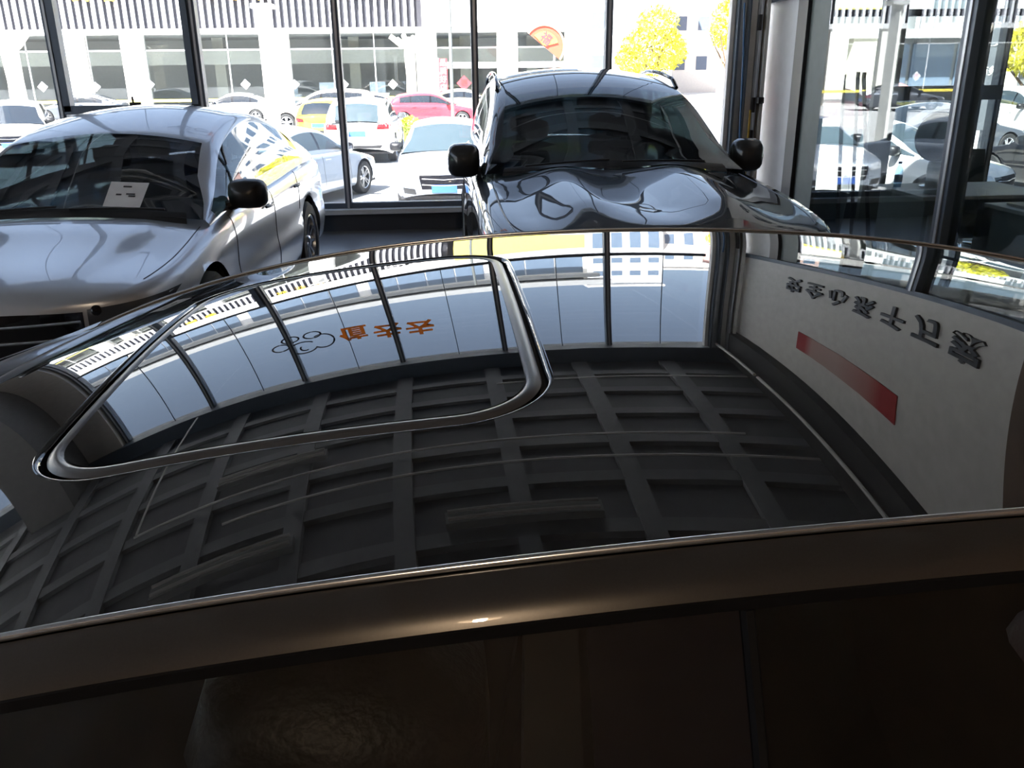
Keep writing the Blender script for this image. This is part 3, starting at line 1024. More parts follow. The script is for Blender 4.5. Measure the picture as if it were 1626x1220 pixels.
# glass panel
vs, fs, ns = [], [], []
loop = rrect(-.010, NL)
KG = 16
for k in range(KG):
    t = 1-k/KG
    for x, v in loop:
        a, b = ccx+(x-ccx)*t, v*t
        vs.append((a, VC+b, zroof(a, b)-.0015)); ns.append(nroof(a, b))
vs.append((ccx, VC, zroof(ccx, 0)-.0015)); ns.append(nroof(ccx, 0))
for k in range(KG-1):
    for j in range(NL):
        j2 = (j+1) % NL
        fs.append((k*NL+j, k*NL+j2, (k+1)*NL+j2, (k+1)*NL+j))
for j in range(NL): fs.append(((KG-1)*NL+j, (KG-1)*NL+(j+1) % NL, KG*NL))
SUNG = M('black sunroof glass', (.004, .005, .007), rough=.0, spec=.62)
sun_g = own_part('sunroof', vs, fs, SUNG, ns)
def ring(nm, o0, o1, dz0, dz1, mat, bul=0, parent=None):
    A, B = rrect(o0, NL), rrect(o1, NL)
    vs, fs = [], []
    K = 5
    for k in range(K):
        t = k/(K-1)
        for (a, b), (c, d) in zip(A, B):
            x, v = a+(c-a)*t, b+(d-b)*t
            vs.append((x, VC+v, zroof(x, v)+dz0+(dz1-dz0)*t+bul*math.sin(math.pi*t)))
    for k in range(K-1):
        for j in range(NL):
            j2 = (j+1) % NL
            fs.append((k*NL+j, k*NL+j2, (k+1)*NL+j2, (k+1)*NL+j))
    o = own_part(nm, vs, fs, mat)
    if parent: o.parent = parent
    return o
ring('sunroof_seal', -.0105, .006, -.003, -.004, M('grey rubber seal', (.055, .058, .065), rough=.32), .0035, sun_g)
ring('sunroof_gap', .005, .0165, -.012, -.012, M('black gap', (.004, .004, .005), rough=.8), -.004, sun_g)
ring('sunroof_lip', .0115, .0185, -.004, -.0002, ROOFP, .0022, sun_g)

# rails: moulding, outer cant rail, window seal, side glass
MOUL = M('roof moulding', (.62, .64, .67), rough=.22, metal=.9)
RUB = M('window rubber', (.006, .006, .007), rough=.7, spec=.1)
def rail_pt(x, a, b, s_):
    return Vector((x, VC+s_*(wroof(x)+a), zroof(x, wroof(x))+b))
NX = 72
xs = [XF-.02+(XR+.02-XF+.02)*i/NX for i in range(NX+1)]
CA, CB = .034, .0245
side_x0, side_x1 = -1.36, 1.62
def side_top(x):
    """outer roof edge carried on along the A and C pillars: (half width, z)"""
    if x < XF-.02:
        t = (XF-.02-x)/(XF-.02+1.50)
        w0, z0 = wroof(XF-.02)+CA, zroof(XF-.02, wroof(XF-.02))-CB
        return w0+(.80-w0)*t**1.15, z0+(.93-z0)*(t*.86+.14*t*t)
    if x > XR+.02:
        t = (x-XR-.02)/(2.0-XR-.02)
        w0, z0 = wroof(XR+.02)+CA, zroof(XR+.02, wroof(XR+.02))-CB
        return w0+(.78-w0)*t, z0+(.97-z0)*t**1.1
    return wroof(x)+CA, zroof(x, wroof(x))-CB
GLZ = glass('driver side glass', (.45, .46, .45))
for s_ in (-1, 1):
    mb = MB(); 
    pts = [rail_pt(x, .0015, .0012, s_) for x in xs]
    o = own_part('roof_moulding', *(lambda m_: (m_.v, m_.f))(MB().tube(pts, .0030, 8)), MOUL)
    rows = []
    for k in range(9):
        a = R(12+46*k/8)
        fy, fz = (math.sin(a)-math.sin(R(12)))/(math.sin(R(58))-math.sin(R(12))), (math.cos(R(12))-math.cos(a))/(math.cos(R(12))-math.cos(R(58)))
        rows.append([rail_pt(x, .004+(CA-.004)*fy, -.002-(CB-.002)*fz, s_) for x in xs])
    m_ = MB().grid(rows)
    own_part('cant_rail', m_.v, m_.f, GREY)
    rows = [[rail_pt(x, a, b, s_) for x in xs] for a, b in ((CA-.004, -CB+.002), (CA+.0015, -CB-.001), (CA+.0015, -CB-.009), (CA-.003, -CB-.011))]
    m_ = MB().grid(rows)
    own_part('window_seal', m_.v, m_.f, RUB)
    # A and C pillars
    for xa, xb, nm in ((XF+.0, -1.50, 'front_pillar'), (XR-.0, 1.98, 'rear_pillar')):
        rows = [[], [], [], []]
        for i in range(15):
            x = xa+(xb-xa)*i/14
            w_, z_ = side_top(x)
            rows[0].append((x, VC+s_*(w_-.055), z_+.028)); rows[1].append((x, VC+s_*(w_-.02), z_+.030))
            rows[2].append((x, VC+s_*(w_+.002), z_+.008)); rows[3].append((x, VC+s_*(w_+.006), z_-.02))
        m_ = MB().grid(rows)
        own_part(nm, m_.v, m_.f, GREY)
    # side glass, from the seal down to the belt line
    def gl(x, t):
        w_, z_ = side_top(x)
        zb_ = .905
        return Vector((x, VC+s_*(w_-.004+(.835-w_)*t+.02*math.sin(math.pi*t)*max(0, min(1, (z_-zb_)/.4))), z_-.012+(zb_-z_+.012)*t))
    for nm, xa, xb, mt in (('side_window', -1.30, .083, GLZ), ('side_window', .195, 1.10, GLZ), ('rear_quarter_panel', 1.10, 1.95, GREY), ('centre_pillar', .083, .195, GLOSSB)):
        rows = []
        for k in range(9):
            rows.append([gl(xa+(xb-xa)*i/30, k/8) for i in range(31)])
        m_ = MB().grid(rows)
        o = own_part(nm, m_.v, m_.f, mt)
        if nm == 'centre_pillar':
            for xx in (.190,):
                q = MB().tube([gl(xx, k/8)+Vector((0, s_*.002, 0)) for k in range(9)], .005, 6)
                own_part('pillar_seal', q.v, q.f, RUB).parent = o
# windshield and rear window
def sheet(xa, za_f, wa, xb, zb_, wb_, nm, bow):
    rows = []
    for i in range(13):
        t = i/12
        row = []
        for j in range(25):
            f = -1+2*j/24
            x = xa+(xb-xa)*t
            w_ = wa+(wb_-wa)*t
            za = zroof(xa, f*wa)
            xx = x+bow*(1-f*f)*t*(1 if xb > xa else -1)*1.0
            z = za+(zb_+.03*(1-f*f)-za)*t+.035*math.sin(math.pi*t)
            row.append((xx, VC+f*w_, z))
        rows.append(row)
    m_ = MB().grid(rows)
    return own_part(nm, m_.v, m_.f, GLZ)
sheet(XF, None, wroof(XF)-.02, -1.42, .93, .78, 'windshield', .12)
sheet(XR, None, wroof(XR)-.02, 1.92, 1.0, .74, 'rear_window', .08)
# headliner, seats, wheel, dash
rows = [[(x, VC+f*(wroof(x)-.02), zroof(x, f*(wroof(x)-.02))-.035) for f in [-1+2*j/12 for j in range(13)]] for x in [XF+(XR-XF)*i/16 for i in range(17)]]
m_ = MB().grid(rows); own_part('headliner', m_.v, m_.f, M('dark headliner', (.03, .028, .026), rough=.9))
LEA = M('black leather', (.014, .013, .013), rough=.45, bump=.15, bscale=120)
LEAR = M('red brown leather', (.10, .035, .025), rough=.5, bump=.15, bscale=120)
seat(own, .24, .40, .375, 1.45, LEA, fat=2.7)
seat(own, .17, -.36, .42, 1.45, M('grey leather', (.20, .19, .185), rough=.5))
MB().sphere((-.145, .50, 1.14), 1, 18, 10, (.105, .06, .085)).build('headrest_insert', LEAR, own, smooth=True)
seat(own, -.72, .36, .42, 1.45, LEAR); seat(own, -.72, -.36, .42, 1.45, LEAR)
m_ = MB().grid([[(-1.40, VC+.76*f, .86) for f in (-1, -.5, 0, .5, 1)], [(-1.1, VC+.78*f, .93) for f in (-1, -.5, 0, .5, 1)], [(-.86, VC+.78*f, .90) for f in (-1, -.5, 0, .5, 1)], [(-.84, VC+.78*f, .55) for f in (-1, -.5, 0, .5, 1)]])
own_part('dashboard', m_.v, m_.f, CABIN)
sw = MB().tube([(-.66-.06*math.sin(a), VC-.36+.185*math.cos(a), .90+.17*math.sin(a)) for a in np.linspace(0, 2*math.pi, 33)], .016, 10, cap=False).tube([(-.8, VC-.36, .86), (-.67, VC-.36, .90)], .04, 10).tube([(-.66, VC-.54, .90), (-.66, VC-.18, .90)], .015, 6)
own_part('steering_wheel', sw.v, sw.f, LEA)
m_ = MB().box(-1.2, 1.6, VC-.80, VC+.80, .28, .34); own_part('cabin_floor', m_.v, m_.f, CABIN, smooth=False)
m_ = MB().box(-.75, .25, VC-.10, VC+.10, .34, .66); own_part('centre_console', m_.v, m_.f, M('tan console', (.16, .11, .075), rough=.6), smooth=False)
# inner pillar trim with the belt
m_ = MB().add([(.05, VC-.545, 1.375), (.13, VC-.545, 1.375), (.13, VC-.66, .9), (.03, VC-.66, .9), (.05, VC-.525, 1.375), (.13, VC-.525, 1.375), (.13, VC-.64, .9), (.03, VC-.64, .9)],
              [(0, 1, 2, 3), (4, 5, 6, 7), (0, 4, 7, 3), (1, 5, 6, 2), (0, 1, 5, 4)])
own_part('inner_pillar_trim', m_.v, m_.f, M('grey inner trim', (.045, .043, .042), rough=.7), smooth=False)
m_ = MB().tube([(.06, VC-.50, 1.33), (.02, VC-.45, 1.0), (0, VC-.40, .7)], .012, 6)
own_part('seat_belt', m_.v, m_.f, RUB)

# ------------------------------------------------------------------ the two cars by the window
DGREY = paint('graphite car paint', (.028, .030, .033), metal=.35)
def suv_hood(x, y, w):
    """two broad bulges with a flat valley between and creased shoulders"""
    if x < .45: return 0
    a = min(1, max(0, (x-.45)/.5))*min(1, max(0, (2.25-x)/.35))
    u = abs(y)/max(w, .1)
    return a*(.040*math.exp(-((u-.40)/.15)**2)-.022*math.exp(-(u/.16)**2)-.016*math.exp(-((u-.70)/.10)**2))
suv_spec = dict(L=4.92, W=1.0, H=1.78, wb=2.98, fo=.86, r=.39, zb=.28, tum=.33, flare=.012, hood=suv_hood, mir=(.115, .118, .10),
   top=[(2.46, .62), (2.45, .78), (2.38, .93), (2.15, 1.0), (1.6, 1.06), (1.0, 1.10), (.7, 1.11), (-1.9, 1.14), (-2.25, 1.12), (-2.38, 1.0), (-2.44, .85), (-2.46, .6)],
   sh=[(2.46, .61), (2.45, .73), (2.38, .86), (2.15, .93), (1.6, .99), (1.0, 1.03), (.6, 1.05), (-.5, 1.08), (-1.9, 1.11), (-2.3, 1.06), (-2.44, .8), (-2.46, .58)],
   gh=[(.68, 1.115), (.30, 1.33), (-.12, 1.55), (-.42, 1.655), (-.8, 1.725), (-1.3, 1.765), (-1.8, 1.745), (-2.12, 1.66), (-2.26, 1.40), (-2.36, 1.13)],
   wst=-.30, rwt=-2.06, win=[(.66, -.42), (-.50, -1.42), (-1.50, -2.0)])
suv, suv_bvh, SS = make_car('luxury_suv', 'glossy dark grey SUV with tinted windscreen facing us by the window', 'car', (1.20, 6.60, 0), -90, 'suv', DGREY, hero=True, spec=suv_spec,
    win=glass('suv windscreen', (.032, .048, .06)), side_win=glass('suv side glass', (.22, .26, .23)), rim='fine', wheelmat=RIM_DARK, lamp=LAMP_DARK, rails=(-.55, -2.0), plate=None, mirror_mat=DGREY, lod=1.5)

SILV = paint('silver white car paint', (.50, .53, .58), metal=.6, rough=.33)
def silver_hood(x, y, w):
    if x < 1.05: return 0
    a = min(1, max(0, (x-1.05)/.4))*min(1, max(0, (2.2-x)/.5))
    u = abs(y)/max(w, .1)
    k = .52+.10*(2.2-x)
    return a*(.020/(1+math.exp((u-k)*45))-.012)
sil_spec = dict(L=4.72, W=.92, H=1.535, wb=2.75, fo=.90, r=.35, zb=.24, tum=.42, flare=.012, hood=silver_hood, mir=(.120, .090, .09), lampq=[(.62, .60), (.93, .66), (.95, .73), (.62, .71)], grilleq=(.60, .60, .36, .70),
   top=[(2.36, .60), (2.35, .70), (2.31, .785), (2.2, .815), (1.7, .88), (1.3, .955), (1.0, .985), (-1.7, 1.05), (-2.1, 1.06), (-2.28, 1.0), (-2.34, .85), (-2.36, .6)],
   sh=[(2.36, .58), (2.35, .66), (2.31, .735), (2.2, .76), (1.7, .83), (1.2, .91), (.7, .95), (-.4, .97), (-1.5, 1.0), (-2.15, .98), (-2.34, .8), (-2.36, .58)],
   gh=[(1.20, .985), (.82, 1.19), (.46, 1.375), (.18, 1.455), (-.2, 1.52), (-.5, 1.535), (-.9, 1.515), (-1.35, 1.42), (-1.8, 1.25), (-2.2, 1.07)],
   wst=.40, rwt=-1.0, win=[(1.05, -.06), (-.13, -1.0), (-1.05, -1.5)])
silver, silver_bvh, SV = make_car('silver_fastback', 'silver fastback car with a paper notice in its dark windscreen', 'car', (-2.12, 6.34, 0), -93.1, 'sedan', SILV, hero=True, spec=sil_spec,
    win=glass('silver car windscreen', (.03, .04, .055)), side_win=glass('silver car side glass', (.55, .68, .62)), rim='fine', plate=None, lod=1.5, lamp=LAMP_DARK)
# paper notice lying behind the windscreen, on the driver's side of the dash
t = thing('paper_notice', 'white paper notice inside the dark windscreen of the silver fastback', 'paper', (0, 0, 0))
mw_ = silver.matrix_basis
def on_glass(px, py):
    o_ = mw_.inverted() @ Vector((0, 0, HC)); f_ = mw_.inverted() @ at(px, py, Y=6)
    h, n_, _, _ = silver_bvh.ray_cast(o_, (f_-o_).normalized())
    return mw_ @ h
q = [on_glass(163, 328), on_glass(222, 330), on_glass(237, 291), on_glass(177, 289)]
nrm = (q[1]-q[0]).cross(q[3]-q[0]).normalized()
if nrm.y > 0: nrm = -nrm
cen = sum(q, Vector())/4
t.location = cen
MB().prism([v-cen for v in q], nrm*.002).build('sheet', PLATE_WHITE, t)
ux = (q[1]-q[0]).normalized(); uy = (q[3]-q[0])
INK = M('black ink', (.02, .02, .025), rough=.6)
for (a, b, l_) in ((.38, .78, .25), (.25, .45, .16), (.52, .48, .26), (.60, .40, .2)):
    p0 = q[0]-cen+ux*(a*(q[1]-q[0]).length)+uy*b+nrm*.003
    MB().prism([p0, p0+ux*l_*.2, p0+ux*l_*.2+uy*.06, p0+uy*.06], nrm*.0006).build('ink_stroke', INK, t)

# ------------------------------------------------------------------ cars outside
PW = paint('white car paint', (.80, .80, .79), metal=0, rough=.4)
PB = paint('pale blue silver paint', (.30, .34, .40), metal=.5)
PR = paint('red car paint', (.55, .035, .05), metal=.1)
PBE = paint('champagne car paint', (.50, .40, .34), metal=.4)
PY = paint('yellow car paint', (.80, .60, .03), metal=0)
PK = paint('black car paint', (.012, .012, .014), metal=.2)
PM = paint('maroon black paint', (.05, .02, .025), metal=.3)
PG = paint('slate car paint', (.09, .10, .12), metal=.4)
def lot(name, label, px, py, heading, kind, col, Y=None, **kw):
    p = at(px, py, Z=GZ) if Y is None else at(px, py, Y=Y)
    return make_car(name, label, 'car', (p.x, p.y, GZ), heading, kind, col, group='cars in the car park', lod=kw.pop('lod', .7), plate=kw.pop('plate', PLATE_BLUE), win=kw.pop('win', WIN_DARK), **kw)
lot('parked_hatchback', 'pale silver hatchback facing us just outside the window, beside the dark SUV', 712, 330, -92, 'hatch', PB, Y=17.4, win=WIN_PALE, lod=1)
lot('parked_sedan', 'pale blue sedan outside the window, behind the tail of the silver fastback', 462, 325, 68, 'sedan', PB, Y=17.0, win=WIN_PALE, lod=1)
lot('parked_suv', 'white SUV seen from behind with a blue number plate, past the window mullion', 585, 240, 88, 'suv', PW, Y=26.2, rails=(.1, -1.5), win=WIN_PALE)
lot('parked_hatchback', 'red hatchback parked side-on in front of the far shops', 690, 200, 0, 'hatch', PR, Y=41)
lot('parked_suv', 'champagne SUV parked side-on behind the white lamp post', 516, 205, 180, 'suv', PBE, Y=39)
lot('parked_hatchback', 'yellow hatchback half hidden behind the mullion and the white SUV', 527, 205, 84, 'hatch', PY, Y=33.6)
lot('parked_sedan', 'white sedan parked side-on left of the white lamp post', 372, 190, 180, 'sedan', PW, Y=46)
lot('parked_suv', 'white SUV nose towards us at the far left edge of the car park', 30, 230, -70, 'suv', PW, Y=27)
lot('parked_sedan', 'white sedan half hidden behind the white SUV, by the pale tree', 600, 190, 10, 'sedan', PW, Y=44)
lot('parked_sedan', 'dark sedan parked close to the far shops left of the white sedan', 130, 180, 180, 'sedan', PG, Y=49)
lot('parked_sedan', 'yellowish pale sedan behind the red hatchback by the shop door', 742, 180, 0, 'sedan', paint('sand car paint', (.60, .53, .34), metal=.2), Y=49)
lot('parked_hatchback', 'white hatchback right outside the office window', 1395, 300, -52, 'hatch', PW, Y=15.2, win=WIN_PALE, lod=1)
lot('parked_suv', 'maroon black SUV side-on beyond the white hatchback, left of the black stands', 1325, 195, 0, 'suv', PM, Y=33)
lot('parked_sedan', 'white sedan beyond the black stands in the office window', 1402, 190, 0, 'sedan', PW, Y=38)
lot('parked_suv', 'black SUV seen from behind beside the grey office post', 1455, 200, 80, 'suv', PK, Y=28)
lot('parked_sedan', 'slate grey sedan seen between the office post and the partition mullion', 1490, 230, 15, 'sedan', PG, Y=22.5)
lot('parked_suv', 'white SUV facing us at the right edge beyond the partition mullion', 1640, 220, -95, 'suv', PW, Y=27, win=WIN_PALE)
lot('parked_sedan', 'black sedan close outside the office window at the right edge', 1720, 300, 100, 'sedan', PK, Y=15.5, lod=1)

# ------------------------------------------------------------------ shops across the car park
BY = 56.0
STONE = M('white facade stone', (.78, .76, .72), rough=.8)
FASC = M('pale grey fascia', (.60, .60, .61), rough=.7)
SLAT = M('white louvre slat', (.74, .75, .80), rough=.5)
SLATB = M('slate louvre backing', (.016, .016, .024), rough=.7)
SHOPG = glass('shop window', (.85, .88, .88))
UPW = M('blue grey upper window', (.10, .14, .20), rough=.05, spec=.8)
sb = thing('shop_building', 'long two storey shop building with louvred sign band across the car park', 'building', (-8, BY, GZ))
def bp(nm, mb, mat, parent=sb, **kw):
    o = parent
    off = Vector((-8, BY, GZ))
    mb.v = [tuple(Vector(q)-off) for q in mb.v]
    return mb.build(nm, mat, parent, **kw)
BX0, BX1 = -36.0, 9.2
CORN = M('grey cornice stone', (.26, .27, .28), rough=.8)
bp('rear_wall', MB().box(BX0, BX1, 66, 66.3, GZ, 14), M('shop back wall', (.5, .5, .49), rough=.9))
bp('shop_floor', MB().box(BX0, BX1, BY+.4, 66, GZ, GZ+.06), M('shop floor', (.40, .40, .38), rough=.4))
bp('shop_ceiling', MB().box(BX0, BX1, BY+.4, 66, 3.95, 4.2), M('shop ceiling', (.30, .30, .30), rough=.8))
bp('side_wall', MB().box(BX1-.3, BX1, BY, 66, GZ, 13), STONE)
bp('side_wall', MB().box(BX0, BX0+.3, BY, 66, GZ, 13), STONE)
bp('soffit', MB().box(BX0, BX1, 60.5, 60.9, 2.3, 3.25), M('shop soffit', (.62, .61, .58), rough=.8))
bp('fascia', MB().box(BX0, BX1, BY-.25, BY+.5, 3.95, 4.26), FASC)
bp('louvre_backing', MB().box(BX0, -.75, BY+.12, BY+.35, 4.26, 6.5), SLATB)
bp('white_band', MB().box(BX0, BX1, BY-.3, BY+.5, 6.5, 7.75), STONE)
bp('upper_wall', MB().box(BX0, BX1, BY+.3, BY+.6, 7.75, 12.2), FASC)
bp('lower_cornice', MB().box(BX0, BX1+.8, BY-.6, BY+.6, 11.6, 12.3), CORN)
bp('upper_cornice', MB().box(BX0, BX1+1.6, BY-1.3, BY+.6, 12.7, 13.6), CORN)
bp('roof', MB().box(BX0, BX1, BY+.6, 66.3, 13, 13.3), FASC)
bp('sign_board', MB().box(-.75, BX1, BY-.30, BY+.5, 4.26, 5.75), STONE)
bp('yellow_sign', MB().box(-.3, BX1-.2, BY-.36, BY-.2, 5.75, 7.2), M('yellow sign', (.88, .76, .10), rough=.6))
slat_me = MB().box(-.085, .085, -.10, .12, 0, 2.24).mesh('slat', SLAT)
x = -35.6
while x < -.9:
    o = link('slat', slat_me, sb); o.location = (x+8, 0, 4.26-GZ)
    x += .44
# pillars and panes
PIL = [-35.4, -27.0, -21.2, -17.9, -9.4, -.55, 4.4, 8.6]
pil_w = {-21.2: .55, -17.9: .62}
for xp in PIL:
    w_ = pil_w.get(xp, .62 if xp > -1 or xp < -20 else .6)
    bp('pillar', MB().box(xp-w_, xp+w_, BY-.15, BY+.6, GZ, 3.95), STONE)
SHM = M('shop mullion', (.66, .66, .66), rough=.4, metal=.3)
for a, b in zip(PIL[:-1], PIL[1:]):
    a1, b1 = a+.62, b-.62
    n_ = max(1, round((b1-a1)/2.5))
    for i in range(n_):
        u0, u1 = a1+(b1-a1)*i/n_, a1+(b1-a1)*(i+1)/n_
        bp('pane', MB().box(u0+.04, u1-.04, BY+.35, BY+.37, GZ+.1, 3.9), SHOPG)
        bp('window_mullion', MB().box(u0-.035, u0+.035, BY+.3, BY+.42, GZ, 3.95), SHM)
    bp('transom_rail', MB().box(a1, b1, BY+.3, BY+.42, 3.05, 3.14), SHM)
    if a > -1: bp('door_rail', MB().box(a1, b1, BY+.2, BY+.42, 1.9, 2.25), FASC)
for xc in (-31, -24, -14.2, -5.4, 2, 6.5):
    bp('inner_column', MB().box(xc-.35, xc+.35, 61.5, 62.2, GZ, 3.95), M('shop column', (.60, .57, .50), rough=.8))
x = BX0+.8
i = 0
while x < BX1-2:
    w_ = bp('upper_window', MB().box(x, x+2.05, BY+.22, BY+.34, 8.1, 11.4), UPW)
    x += 2.15 if i % 4 != 3 else 3.0
    i += 1
# sign characters on the louvres
YEL = M('yellow sign letter', (.85, .52, .03), rough=.5)
WL = M('white sign letter', (.9, .9, .9), rough=.5)
for ch, xx, zz, mt, sz, cn in (('美', -20.3, 6.12, YEL, .95, 'yellow'), ('容', -18.7, 6.12, YEL, .95, 'yellow'), ('业', -13.0, 6.12, YEL, .85, 'yellow'), ('来', -11.6, 6.12, YEL, .85, 'yellow'), ('米', -10.2, 6.12, YEL, .85, 'yellow'),
                         ('王', -4.8, 6.08, WL, .8, 'white'), ('十', -3.9, 6.08, WL, .8, 'white'), ('工', -3.0, 6.08, WL, .8, 'white')):
    me = text_mesh(ch, sz, .04, .02)
    me.materials.clear(); me.materials.append(mt)
    o = link('sign_character', me, sb)
    o.location = (xx+8, -.2, zz-GZ); o.rotation_euler = (R(90), 0, 0)
    o['label'] = cn+' character on the louvred sign band'
# yellow tape line in front of the shop windows
tag(MB().box(-35, 9, BY-.55, BY-.50, .18, .34).build('barrier_tape', M('yellow tape', (.80, .66, .10), rough=.5)), 'yellow barrier tape strung along the far shop windows', 'tape')
# diamond papers on the shop glass
def diamond(px, py, s, mat, lab, tx=None):
    p = at(px, py, Y=BY+.33)
    t = thing('diamond_decal', lab, 'decal', p, 0, 'diamond papers on the shop glass')
    MB().prism([(s, 0, 0), (0, 0, s), (-s, 0, 0), (0, 0, -s)], (0, -.02, 0)).build('paper', mat, t)
    me = text_mesh('福', s*.9, .005, .012)
    me.materials.clear(); me.materials.append(tx)
    o = link('character', me, t); o.location = (0, -.03, 0); o.rotation_euler = (R(90), 0, 0)
RINK = M('pink ink', (.75, .45, .45), rough=.6)
DRED = M('red paper', (.42, .03, .04), rough=.6)
for px, w_ in ((68, 'leftmost, beside the left window mullion'), (152, 'between the two left pillars'), (238, 'right of the second pillar'), (390, 'left of the white lamp post'), (468, 'right of the white lamp post'), (546, 'behind the middle mullion'), (624, 'left of the pale pollarded tree')):
    diamond(px, 134+(4 if px < 200 else 0), .30, PLATE_WHITE, 'white diamond paper on the shop glass, '+w_, RINK)
diamond(737, 132, .46, DRED, 'red diamond paper with a character on the shop door', M('dark red ink', (.35, .02, .02), rough=.6))
# vertical red banner beside it
p = at(705, 130, Y=54.6)
t = thing('vertical_banner', 'narrow red vertical banner beside the shop door', 'banner', (p.x, p.y, GZ))
MB().tube([(-.3, 0, 0), (-.3, 0, 3.1)], .02, 6).build('pole', SHM, t)
MB().box(-.28, .22, -.01, .01, 1.1, 3.05).build('cloth', DRED, t)
for i, ch in enumerate('品质好店'):
    me = text_mesh(ch, .42, .004, .006); me.materials.clear(); me.materials.append(M('pale pink ink', (.9, .6, .55)))
    o = link('character', me, t); o.location = (-.03, -.02, 2.8-.47*i); o.rotation_euler = (R(90), 0, 0)
# display stands in the shop
for i, (px, w_) in enumerate(((520, 'behind the middle mullion'), (600, 'left of the pale tree'), (460, 'by the inner column'))):
    p = at(px, 140, Y=58.2)
    t = thing('display_stand', 'pale blue display stand inside the shop, '+w_, 'stand', (p.x, p.y, GZ+.06), 0, 'shop display stands')
    MB().box(-.7, .7, -.3, .3, 0, 1.0).build('counter', M('pale blue counter', (.55, .62, .72), rough=.5), t, bevel=.02)
    MB().box(-.5, .5, -.05, .05, 1.0, 1.7).build('panel', M('pale blue counter', (.55, .62, .72)), t, bevel=.02)
    MB().box(-.72, .72, -.32, .32, .98, 1.02).build('counter_top', PLATE_WHITE, t)

# further buildings
def block(name, label, x0, x1, y0, y1, z1, wall, rows_, cols, win=UPW, wz=1.3, ww=1.1, side=None):
    t = thing(name, label, 'building', ((x0+x1)/2, (y0+y1)/2, GZ))
    hx, hy = (x1-x0)/2, (y1-y0)/2
    MB().box(-hx, hx, -hy, hy, 0, z1-GZ).build('wall', wall, t)
    MB().box(-hx-.3, hx+.3, -hy-.3, hy+.3, z1-GZ, z1-GZ+.5).build('parapet', FASC, t)
    for r_ in range(rows_):
        for c in range(cols):
            x = -hx+(c+.5)*2*hx/cols
            z = 2.2+r_*(z1-GZ-2.5)/max(1, rows_)
            MB().box(x-ww/2, x+ww/2, -hy-.06, -hy+.02, z, z+wz).build('window', win, t)
        for c in range(side or 0):
            y = -hy+(c+.5)*2*hy/side
            z = 2.2+r_*(z1-GZ-2.5)/max(1, rows_)
            MB().box(-hx-.06, -hx+.02, y-ww/2, y+ww/2, z, z+wz).build('window', win, t)
    return t
PALE = M('pale blue facade', (.66, .70, .74), rough=.8)
block('apartment_block', 'pale blue grey block beyond the fan sign, left of the yellow tree', 13.0, 20.5, 78, 92, 19, PALE, 5, 4, side=4)
block('apartment_block', 'cream block behind the yellow tree', 21.5, 33, 92, 104, 17, M('cream facade', (.72, .68, .62), rough=.8), 4, 5, side=3)
block('brick_block', 'pinkish brick block at the right behind the second yellow tree', 25.2, 33, 70, 80, 13, M('pink brick', (.55, .36, .32), rough=.85), 3, 4)
block('apartment_block', 'cream block at the far left end of the shops', -62, -40, 62, 74, 15, M('cream facade', (.72, .68, .62)), 4, 8)
# the grey shop seen through the office
RB = 44.0
rb = thing('office_side_shop', 'grey shop coloured as if shaded, with a slatted parapet seen through the office glass', 'building', (24, RB, GZ))
def rp(nm, mb, mat, **kw):
    mb.v = [tuple(Vector(q)-Vector((24, RB, GZ))) for q in mb.v]
    return mb.build(nm, mat, rb, **kw)
GR = M('shadow grey wall', (.15, .155, .16), rough=.8)  # the walls' shade is put into this dark grey
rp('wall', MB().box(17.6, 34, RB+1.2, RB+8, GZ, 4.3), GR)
rp('parapet_rail', MB().box(17.6, 34, RB-.1, RB+.6, 3.05, 3.45), FASC)
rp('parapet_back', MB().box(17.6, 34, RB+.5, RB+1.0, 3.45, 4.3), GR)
for i in range(22):
    x = 18.2+i*.72
    rp('slat', MB().box(x-.05, x+.05, RB+.1, RB+.3, 3.45, 4.3), SLAT)
for xx, mt in ((21.3, M('beige pillar', (.52, .48, .38), rough=.8)), (29.0, M('beige pillar', (.52, .48, .38)))):
    rp('pillar', MB().box(xx-.6, xx+.6, RB, RB+1.2, GZ, 3.05), mt)
for a, b in ((18, 20.6), (22, 24.2), (24.4, 26.6), (26.8, 28.3)):
    rp('window', MB().box(a, b, RB+1.1, RB+1.22, GZ+.6, 2.8), UPW)
rp('low_ledge', MB().box(17.6, 34, RB-.2, RB+.3, -.10, .12), FASC)
rp('roof_sign', MB().box(18, 25, RB+.9, RB+1.2, 4.3, 6.0), STONE)
rp('roof_sign', MB().box(27, 33, RB+.9, RB+1.2, 4.3, 6.2), STONE)
rp('yellow_strip', MB().box(18, 22.5, RB+.8, RB+.9, 4.3, 4.5), M('yellow sign', (.88, .76, .10)))
for xx in (19.6, 23.3):
    MB().prism([(xx-24+.8, -.15, 1.25), (xx-24, -.15, 1.55), (xx-24-.8, -.15, 1.25), (xx-24, -.15, .95)], (0, -.05, 0)).build('diamond_sign', M('pale red diamond', (.55, .22, .22), rough=.6), rb)

